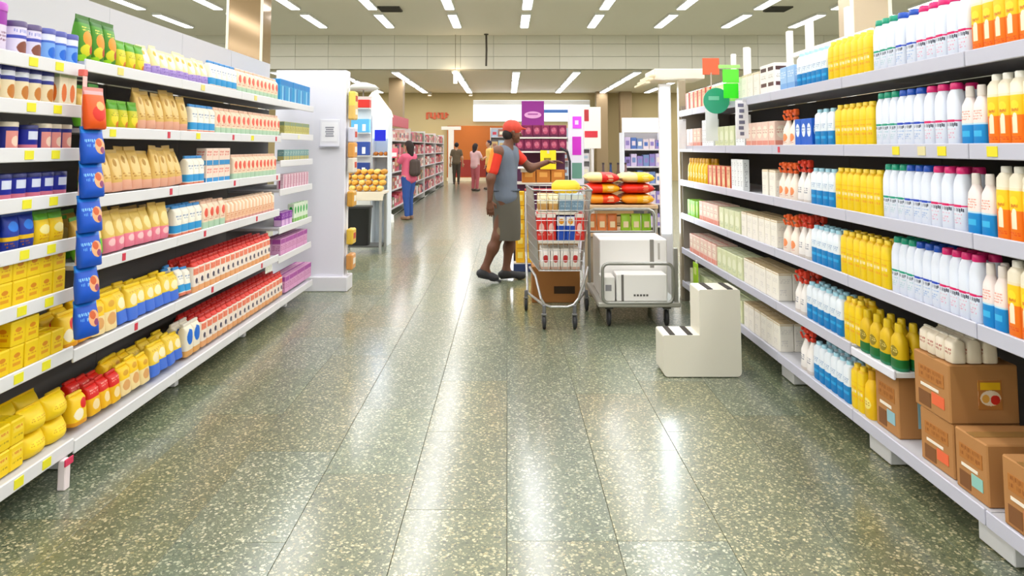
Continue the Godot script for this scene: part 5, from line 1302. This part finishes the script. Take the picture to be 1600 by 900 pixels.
# ---------------------------------------------------------------- people: tapered bones joined with a smooth minimum, meshed as surface nets
func body(bones: Array, cell: float, k: float) -> ArrayMesh:
	var lo := Vector3.INF
	var hi := -Vector3.INF
	for b in bones:
		var r := Vector3.ONE * (maxf(b[2], b[3]) + k + 3.0 * cell)
		lo = lo.min(b[0] - r).min(b[1] - r)
		hi = hi.max(b[0] + r).max(b[1] + r)
	var nx := int((hi.x - lo.x) / cell) + 2
	var ny := int((hi.y - lo.y) / cell) + 2
	var nz := int((hi.z - lo.z) / cell) + 2
	var f := PackedFloat32Array()
	f.resize(nx * ny * nz)
	f.fill(1.0)
	var near := {}
	for b in bones:
		var a: Vector3 = b[0]
		var ra: float = b[2]
		var rb: float = b[3]
		var ab: Vector3 = b[1] - a
		var l2 := maxf(ab.length_squared(), 1e-8)
		var sq: Vector3 = b[4] if b.size() > 4 else Vector3.ONE     # flattening: distances along an axis count this much
		var reach := maxf(ra, rb) + k + 2.0 * cell
		var i0 := Vector3i(((a.min(b[1]) - Vector3.ONE * reach) - lo) / cell)
		var i1 := Vector3i(((a.max(b[1]) + Vector3.ONE * reach) - lo) / cell)
		for z in range(maxi(i0.z, 0), mini(i1.z + 1, nz)):
			for y in range(maxi(i0.y, 0), mini(i1.y + 1, ny)):
				var at := (z * ny + y) * nx
				for x in range(maxi(i0.x, 0), mini(i1.x + 1, nx)):
					var p := lo + Vector3(x, y, z) * cell - a
					var t := clampf(p.dot(ab) / l2, 0.0, 1.0)
					var d := ((p - ab * t) * sq).length() - lerpf(ra, rb, t)
					var o := f[at + x]
					var h := maxf(k - absf(o - d), 0.0) / k
					d = minf(o, d) - h * h * k * 0.25
					f[at + x] = d
					if d < 1.8 * cell and d > -1.8 * cell:
						near[at + x] = true
	var vert := {}
	var vs := PackedVector3Array()
	var corners := [0, 1, nx, nx + 1, nx * ny, nx * ny + 1, nx * ny + nx, nx * ny + nx + 1]
	var cp := [Vector3(0, 0, 0), Vector3(1, 0, 0), Vector3(0, 1, 0), Vector3(1, 1, 0), Vector3(0, 0, 1), Vector3(1, 0, 1), Vector3(0, 1, 1), Vector3(1, 1, 1)]
	var edges := [[0, 1], [2, 3], [4, 5], [6, 7], [0, 2], [1, 3], [4, 6], [5, 7], [0, 4], [1, 5], [2, 6], [3, 7]]
	for c in near:
		var x: int = c % nx
		var y: int = (c / nx) % ny
		var z: int = c / (nx * ny)
		if x >= nx - 1 or y >= ny - 1 or z >= nz - 1:
			continue
		var inside := 0
		for q in 8:
			if f[c + corners[q]] < 0.0:
				inside += 1
		if inside == 0 or inside == 8:
			continue
		var sum := Vector3.ZERO
		var cnt := 0
		for e in edges:
			var d0 := f[c + corners[e[0]]]
			var d1 := f[c + corners[e[1]]]
			if (d0 < 0.0) != (d1 < 0.0):
				sum += cp[e[0]].lerp(cp[e[1]], d0 / (d0 - d1))
				cnt += 1
		vert[c] = vs.size()
		vs.append(lo + (Vector3(x, y, z) + sum / cnt) * cell)
	var idx := PackedInt32Array()
	var step := [1, nx, nx * ny]
	for c in vert:
		for ax in 3:
			var d0 := f[c]
			var d1 := f[c + step[ax]]
			if (d0 < 0.0) == (d1 < 0.0):
				continue
			var s1: int = step[(ax + 1) % 3]
			var s2: int = step[(ax + 2) % 3]
			if not (vert.has(c - s1) and vert.has(c - s2) and vert.has(c - s1 - s2)):
				continue
			var q := [vert[c], vert[c - s1], vert[c - s1 - s2], vert[c - s2]]
			for t in ([[0, 1, 2], [0, 2, 3]] if d0 > 0.0 else [[0, 2, 1], [0, 3, 2]]):
				for m in t:
					idx.append(q[m])
	var ns := PackedVector3Array()
	ns.resize(vs.size())
	for i in range(0, idx.size(), 3):
		var n := (vs[idx[i + 2]] - vs[idx[i]]).cross(vs[idx[i + 1]] - vs[idx[i]])
		for m in 3:
			ns[idx[i + m]] += n
	for i in ns.size():
		ns[i] = ns[i].normalized()
	var arr := []
	arr.resize(Mesh.ARRAY_MAX)
	arr[Mesh.ARRAY_VERTEX] = vs
	arr[Mesh.ARRAY_NORMAL] = ns
	arr[Mesh.ARRAY_INDEX] = idx
	var am := ArrayMesh.new()
	am.add_surface_from_arrays(Mesh.PRIMITIVE_TRIANGLES, arr)
	return am
func merged(list: Array) -> ArrayMesh:
	var st := SurfaceTool.new()
	for m in list:
		st.append_from(m, 0, Transform3D())
	return st.commit()

# a head in its own axes: face towards +x, centre at the origin, about 0.23 high
func head_bones(c: Vector3, turn: Basis) -> Array:
	var out := []
	for b in [[Vector3(-0.012, 0.035, 0), Vector3(0.012, 0.035, 0), 0.082, 0.078], [Vector3(0.02, -0.02, 0), Vector3(0.035, -0.07, 0), 0.062, 0.04], [Vector3(0.03, -0.03, 0.02), Vector3(0.03, -0.03, -0.02), 0.05, 0.05],
		[Vector3(0.085, 0.012, 0), Vector3(0.104, -0.02, 0), 0.010, 0.015], [Vector3(0.078, 0.03, 0.03), Vector3(0.078, 0.03, -0.03), 0.014, 0.014], [Vector3(0.072, -0.052, 0.012), Vector3(0.072, -0.052, -0.012), 0.012, 0.012], [Vector3(0.062, -0.088, 0.01), Vector3(0.062, -0.088, -0.01), 0.018, 0.018],
		[Vector3(-0.008, 0.015, 0.082), Vector3(-0.004, -0.02, 0.08), 0.014, 0.010], [Vector3(-0.008, 0.015, -0.082), Vector3(-0.004, -0.02, -0.08), 0.014, 0.010]]:
		out.append([c + turn * b[0], c + turn * b[1], b[2], b[3]])
	return out
# a hand: w wrist, d direction of the fingers, n out of the back of the hand, t towards the thumb
func hand_bones(w: Vector3, d: Vector3, n: Vector3, t: Vector3, curl: float) -> Array:
	var out := []
	for i in 4:
		var s := (1.5 - i) * 0.021
		var base := w + d * 0.085 + t * s
		out.append([w + d * 0.015 + t * s * 0.6, base, 0.015, 0.012])
		var p := base
		var dir := d
		var ln: float = [0.036, 0.041, 0.038, 0.030][i]
		for k in 3:
			dir = (dir - n * curl * (0.5 + 0.3 * k)).normalized()
			var q := p + dir * ln * (1.0 - 0.2 * k)
			out.append([p, q, 0.0095 - 0.0008 * k, 0.009 - 0.0009 * k])
			p = q
	var b0 := w + d * 0.025 + t * 0.026
	var b1 := b0 + (d * 0.6 + t * 0.75 - n * 0.25).normalized() * 0.042
	out.append([b0, b1, 0.015, 0.012])
	out.append([b1, b1 + (d * 0.9 + t * 0.15 - n * curl).normalized() * 0.034, 0.011, 0.009])
	return out
func shoe(parent: Node, ankle: Vector3, toe: Vector3, col: String, sole: String):
	var d := (toe - ankle)
	d.y = 0.0
	d = d.normalized()
	var tilt := (toe - Vector3(ankle.x, ankle.y - 0.07, ankle.z)).normalized()
	var heel := ankle - d * 0.05 + Vector3(0, -0.045, 0)
	mi("shoe", body([[heel, heel + tilt * 0.06, 0.042, 0.042], [heel + tilt * 0.05 + Vector3(0, 0.01, 0), toe - tilt * 0.03, 0.044, 0.034], [ankle, heel + tilt * 0.04, 0.046, 0.04], [toe - tilt * 0.06, toe - tilt * 0.02, 0.04, 0.03]], 0.009, 0.03), M(col, 0.6), parent)
	var up := tilt.cross(d.cross(Vector3.UP).normalized())
	if up.y < 0:
		up = -up
	box("sole", heel + tilt * 0.115 - up * 0.036, Vector3(0.26, 0.016, 0.078), M(sole, 0.7), parent, 0.006, Basis(tilt, up, tilt.cross(up)))

func man():
	var o := thing("person", "person in red cap, red-sleeved shirt and long grey apron reaching to the display", "person", Vector3(0, 0, -8.3))
	var skin := M("6b4430", 0.55)
	var hipR := Vector3(-0.03, 0.92, 0.09)
	var kneeR := Vector3(-0.10, 0.50, 0.10)
	var ankR := Vector3(-0.245, 0.145, 0.10)
	var hipL := Vector3(0.01, 0.92, -0.09)
	var kneeL := Vector3(0.04, 0.50, -0.08)
	var ankL := Vector3(-0.01, 0.10, -0.08)
	var shR := Vector3(-0.10, 1.43, 0.18)
	var elR := Vector3(-0.175, 1.14, 0.23)
	var wrR := Vector3(-0.185, 0.90, 0.23)
	var shL := Vector3(0.07, 1.43, -0.16)
	var elL := Vector3(0.27, 1.24, -0.17)
	var wrL := Vector3(0.47, 1.31, -0.22)
	var tw := Basis(Vector3.UP, 0.25)
	var hc := Vector3(0.06, 1.635, 0.0)
	var B := [[hipR, kneeR, 0.085, 0.058], [kneeR, kneeR.lerp(ankR, 0.35), 0.056, 0.058], [kneeR.lerp(ankR, 0.35), ankR, 0.058, 0.038], [ankR, ankR + Vector3(0.06, -0.07, 0), 0.036, 0.034],
		[hipL, kneeL, 0.085, 0.058], [kneeL, kneeL.lerp(ankL, 0.35), 0.056, 0.058], [kneeL.lerp(ankL, 0.35), ankL, 0.058, 0.038], [ankL, ankL + Vector3(0.07, -0.05, 0), 0.036, 0.034],
		[Vector3(-0.01, 0.93, 0.07), Vector3(-0.01, 0.93, -0.07), 0.11, 0.11], [Vector3(-0.01, 0.97, 0.05), Vector3(-0.02, 1.12, 0.05), 0.11, 0.105], [Vector3(-0.01, 0.97, -0.05), Vector3(-0.02, 1.12, -0.05), 0.11, 0.105],
		[Vector3(-0.03, 1.14, 0.05), Vector3(-0.05, 1.36, 0.08), 0.105, 0.105], [Vector3(-0.02, 1.14, -0.05), Vector3(0.02, 1.36, -0.08), 0.105, 0.105], [shR, shL, 0.062, 0.062], [Vector3(-0.01, 1.42, 0), Vector3(0.03, 1.56, 0), 0.062, 0.054],
		[shR, elR, 0.056, 0.043], [elR, wrR, 0.043, 0.029], [shL, elL, 0.056, 0.043], [elL, wrL, 0.043, 0.029]]
	var hr := hand_bones(wrR, Vector3(0.05, -1, 0).normalized(), Vector3(0, 0, 1), Vector3(1, 0.05, 0).normalized(), 0.35)
	var hl := hand_bones(wrL, Vector3(1, 0.1, 0).normalized(), Vector3(0, 1, 0), Vector3(0, 0, 1), 0.3)
	mi("body", merged([body(B, 0.013, 0.05), body(head_bones(hc, tw), 0.005, 0.018), body(hr, 0.004, 0.008), body(hl, 0.004, 0.008)]), skin, o)
	for s in [-1, 1]:
		var e := lathe("eye", [[-0.011, 0.003, 0.003], [-0.006, 0.010, 0.010], [0, 0.012, 0.012], [0.006, 0.010, 0.010], [0.011, 0.003, 0.003]], M("e8e4dc", 0.3), o, Vector3.ZERO, 10)
		e.position = hc + tw * Vector3(0.077, 0.013, s * 0.031)
	# shirt: grey body and red and orange sleeve
	var inf := 0.014
	mi("shirt", body([[Vector3(-0.01, 0.93, 0.06), Vector3(-0.02, 1.12, 0.05), 0.122 + inf, 0.11 + inf], [Vector3(-0.01, 0.93, -0.06), Vector3(-0.02, 1.12, -0.05), 0.122 + inf, 0.11 + inf],
		[Vector3(-0.03, 1.14, 0.05), Vector3(-0.05, 1.36, 0.08), 0.108 + inf, 0.108 + inf], [Vector3(-0.02, 1.14, -0.05), Vector3(0.02, 1.36, -0.08), 0.108 + inf, 0.108 + inf], [shR * 1.0 + Vector3(0.02, 0, -0.03), shL, 0.068, 0.07]], 0.014, 0.05), M("667180", 0.85), o)
	mi("sleeve", body([[shR, shR.lerp(elR, 0.72), 0.068, 0.06]], 0.012, 0.02), M("d8321c", 0.8), o)
	mi("sleeve_stripe", body([[shR + Vector3(-0.03, 0.0, 0.008), shR.lerp(elR, 0.68) + Vector3(-0.032, 0, 0.008), 0.05, 0.044]], 0.012, 0.02), M("f08a2c", 0.8), o)
	mi("sleeve", body([[shL, shL.lerp(elL, 0.5), 0.068, 0.062]], 0.012, 0.02), M("d8321c", 0.8), o)
	mi("shorts", body([[hipR + Vector3(0.03, -0.08, 0), kneeR + Vector3(0.015, 0.03, 0), 0.078, 0.068], [hipL + Vector3(0, -0.02, 0), kneeL, 0.11, 0.09]], 0.014, 0.05), M("857056", 0.85), o)
	var ap := new_st()
	loft(ap, [[0.46, 0.15, 0.175, 2.8, 0.0], [0.6, 0.155, 0.178, 2.8, 0.0], [0.8, 0.157, 0.178, 2.5, -0.005], [0.93, 0.153, 0.178, 2.3, -0.01], [1.0, 0.147, 0.17, 2.2, -0.01]], Vector3.ZERO, 32)
	mi("apron", smooth(ap), M("5c594f", 0.9), o)
	pipe("apron_tie", rounded_loop(Vector3(-0.01, 1.0, 0), Vector3.RIGHT, Vector3.BACK, 0.145, 0.17, 0.13), 0.012, M("4c5560", 0.9), o, 8, true)
	# cap
	mi("cap", body([[hc + Vector3(-0.014, 0.06, 0), hc + Vector3(0.012, 0.06, 0), 0.094, 0.09], [hc + tw * Vector3(0.07, 0.062, 0.03), hc + tw * Vector3(0.15, 0.05, 0.02), 0.014, 0.01], [hc + tw * Vector3(0.07, 0.062, -0.03), hc + tw * Vector3(0.15, 0.05, -0.02), 0.014, 0.01]], 0.008, 0.03), M("c8402c", 0.7), o)
	mi("hair", body([[hc + Vector3(-0.05, -0.01, 0.03), hc + Vector3(-0.05, -0.01, -0.03), 0.062, 0.062]], 0.008, 0.02), M("241a16", 0.9), o)
	shoe(o, ankR, Vector3(-0.10, 0.045, 0.10), "2c2c30", "202022")
	shoe(o, ankL, Vector3(0.20, 0.047, -0.08), "2c2a2c", "202022")

func shopper(at: Vector3, turn: float, label: String, top: String, pants: String, hair: String, pose: Dictionary):
	var o := thing("person", label, "person", at, turn)
	var skin := M(pose.get("skin", "b88868"), 0.55)
	var h: float = pose.get("h", 1.62) / 1.62
	var V := func(x: float, y: float, z: float) -> Vector3: return Vector3(x, y, z) * h
	var arms: Array = pose.arms       # elbow and wrist of right (+z) and left (-z)
	var B := []
	for s in [1, -1]:
		var st: float = s * pose.get("step", 0.0)
		B += [[V.call(0, 0.86, s * 0.085), V.call(0.02 + st, 0.47, s * 0.085), 0.085, 0.055], [V.call(0.02 + st, 0.47, s * 0.085), V.call(st - 0.01, 0.08, s * 0.085), 0.055, 0.035], [V.call(st, 0.06, s * 0.085), V.call(st + 0.12, 0.03, s * 0.085), 0.034, 0.028]]
		B += [[V.call(0, 0.88, s * 0.06), V.call(0, 1.05, s * 0.05), 0.11, 0.095], [V.call(0, 1.05, s * 0.05), V.call(0, 1.26, s * 0.07), 0.095, 0.09], [V.call(0, 1.31, 0), V.call(0, 1.30, s * 0.15), 0.055, 0.05]]
		var a: Array = arms[0 if s > 0 else 1]
		B += [[V.call(0, 1.30, s * 0.16), a[0] * h, 0.046, 0.037], [a[0] * h, a[1] * h, 0.037, 0.025]]
	B += [[V.call(0, 1.30, 0), V.call(0.015, 1.42, 0), 0.05, 0.046]]
	var hc: Vector3 = V.call(0.02, 1.50, 0)
	var list := [body(B, 0.02, 0.05), body(head_bones(hc, Basis()), 0.008, 0.018)]
	for k in 2:
		var a: Array = arms[k]
		var d: Vector3 = (a[1] - a[0]).normalized()
		var side := Vector3(0, 0, 1) if absf(d.z) < 0.8 else Vector3(0, 1, 0)
		var n := d.cross(side).normalized()
		list.append(body(hand_bones(a[1] * h, d, n, n.cross(d).normalized(), 0.3), 0.005, 0.008))
	mi("body", merged(list), skin, o)
	var S := [[V.call(0, 0.86, 0.05), V.call(0, 1.05, 0.045), 0.128, 0.11], [V.call(0, 0.86, -0.05), V.call(0, 1.05, -0.045), 0.128, 0.11], [V.call(0, 1.05, 0.045), V.call(0, 1.27, 0.07), 0.11, 0.105], [V.call(0, 1.05, -0.045), V.call(0, 1.27, -0.07), 0.11, 0.105]]
	for s in [1, -1]:
		var e: Vector3 = arms[0 if s > 0 else 1][0] * h
		S.append([V.call(0, 1.30, s * 0.16), V.call(0, 1.30, s * 0.16).lerp(e, 0.6), 0.062, 0.058])
	mi("shirt", body(S, 0.02, 0.04), M(top, 0.85), o)
	var L := []
	for s in [1, -1]:
		var st: float = s * pose.get("step", 0.0)
		L += [[V.call(0, 0.86, s * 0.08), V.call(0.02 + st, 0.47, s * 0.085), 0.105, 0.07], [V.call(0.02 + st, 0.47, s * 0.085), V.call(st - 0.01, 0.10, s * 0.085), 0.07, 0.052]]
	mi("trousers", body(L, 0.02, 0.03), M(pants, 0.85), o)
	var H := [[hc + Vector3(-0.025, 0.035, 0), hc + Vector3(-0.01, 0.05, 0), 0.092, 0.088]]
	if pose.get("long", false):
		H += [[hc + Vector3(-0.05, 0.0, 0.02), hc + Vector3(-0.07, -0.16, 0.02), 0.07, 0.045], [hc + Vector3(-0.05, 0.0, -0.02), hc + Vector3(-0.07, -0.16, -0.02), 0.07, 0.045]]
	mi("hair", body(H, 0.012, 0.02), M(hair, 0.85), o)
	for s in [1, -1]:
		var st: float = s * pose.get("step", 0.0)
		mi("shoe", body([[V.call(st - 0.035, 0.045, s * 0.085), V.call(st + 0.13, 0.036, s * 0.085), 0.045, 0.036]], 0.012, 0.02), M(pose.get("shoe", "4a4038"), 0.6), o)
		var e := lathe("eye", [[-0.009, 0.003, 0.003], [0, 0.011, 0.011], [0.009, 0.003, 0.003]], M("e8e4dc", 0.3), o, Vector3.ZERO, 8)
		e.position = hc + Vector3(0.077, 0.013, s * 0.031)
	if pose.has("pack"):
		mi("backpack", body([[V.call(-0.17, 0.98, 0.05), V.call(-0.17, 1.18, 0.05), 0.085, 0.075], [V.call(-0.17, 0.98, -0.05), V.call(-0.17, 1.18, -0.05), 0.085, 0.075]], 0.016, 0.03), M(pose.pack, 0.8), o)

func people():
	man()
	shopper(Vector3(-2.02, 0, -15.25), PI * 0.80, "person in pink shirt and jeans with dark backpack at the pink shelves", "d8607c", "2c4f94", "2a1e1a",
		{"h": 1.60, "arms": [[Vector3(0.12, 1.12, 0.22), Vector3(0.26, 1.22, 0.12)], [Vector3(0.14, 1.14, -0.22), Vector3(0.30, 1.30, -0.08)]], "pack": "4a3c36", "long": true, "step": 0.03, "shoe": "8a6a50", "skin": "c89478"})
	var held := thing("pink_pack", "pink and white pack held up by the pink-shirted person", "pack", Vector3(-2.32, 1.27, -15.12), 0.4)
	box("pack_body", Vector3(0, 0.09, 0), Vector3(0.16, 0.2, 0.1), M("e8687c", 0.5), held, 0.01)
	box("white_label", Vector3(0, 0.06, 0.051), Vector3(0.1, 0.08, 0.002), M("f6eae8", 0.5), held)
	var down := [[Vector3(-0.02, 1.04, 0.23), Vector3(0.04, 0.82, 0.24)], [Vector3(-0.02, 1.04, -0.23), Vector3(0.04, 0.82, -0.24)]]
	shopper(Vector3(-2.02, 0, -29.6), PI * 0.5, "distant person in dark olive clothes before the orange wall", "5a4c38", "3c3428", "1c1612", {"h": 1.66, "arms": down})
	shopper(Vector3(-1.08, 0, -25.2), PI * 0.3, "distant person in pale pink top beside the man's shoulder", "d8b0b0", "b05a60", "2a2020", {"h": 1.6, "arms": [[Vector3(0.1, 1.08, 0.23), Vector3(0.3, 1.12, 0.16)], [Vector3(0.1, 1.08, -0.23), Vector3(0.3, 1.12, -0.16)]], "long": true})
	shopper(Vector3(-0.62, 0, -26.0), PI * 1.1, "distant person in yellow top with navy cap nearest the man", "e8c468", "2c2c40", "241e34", {"h": 1.72, "arms": down})
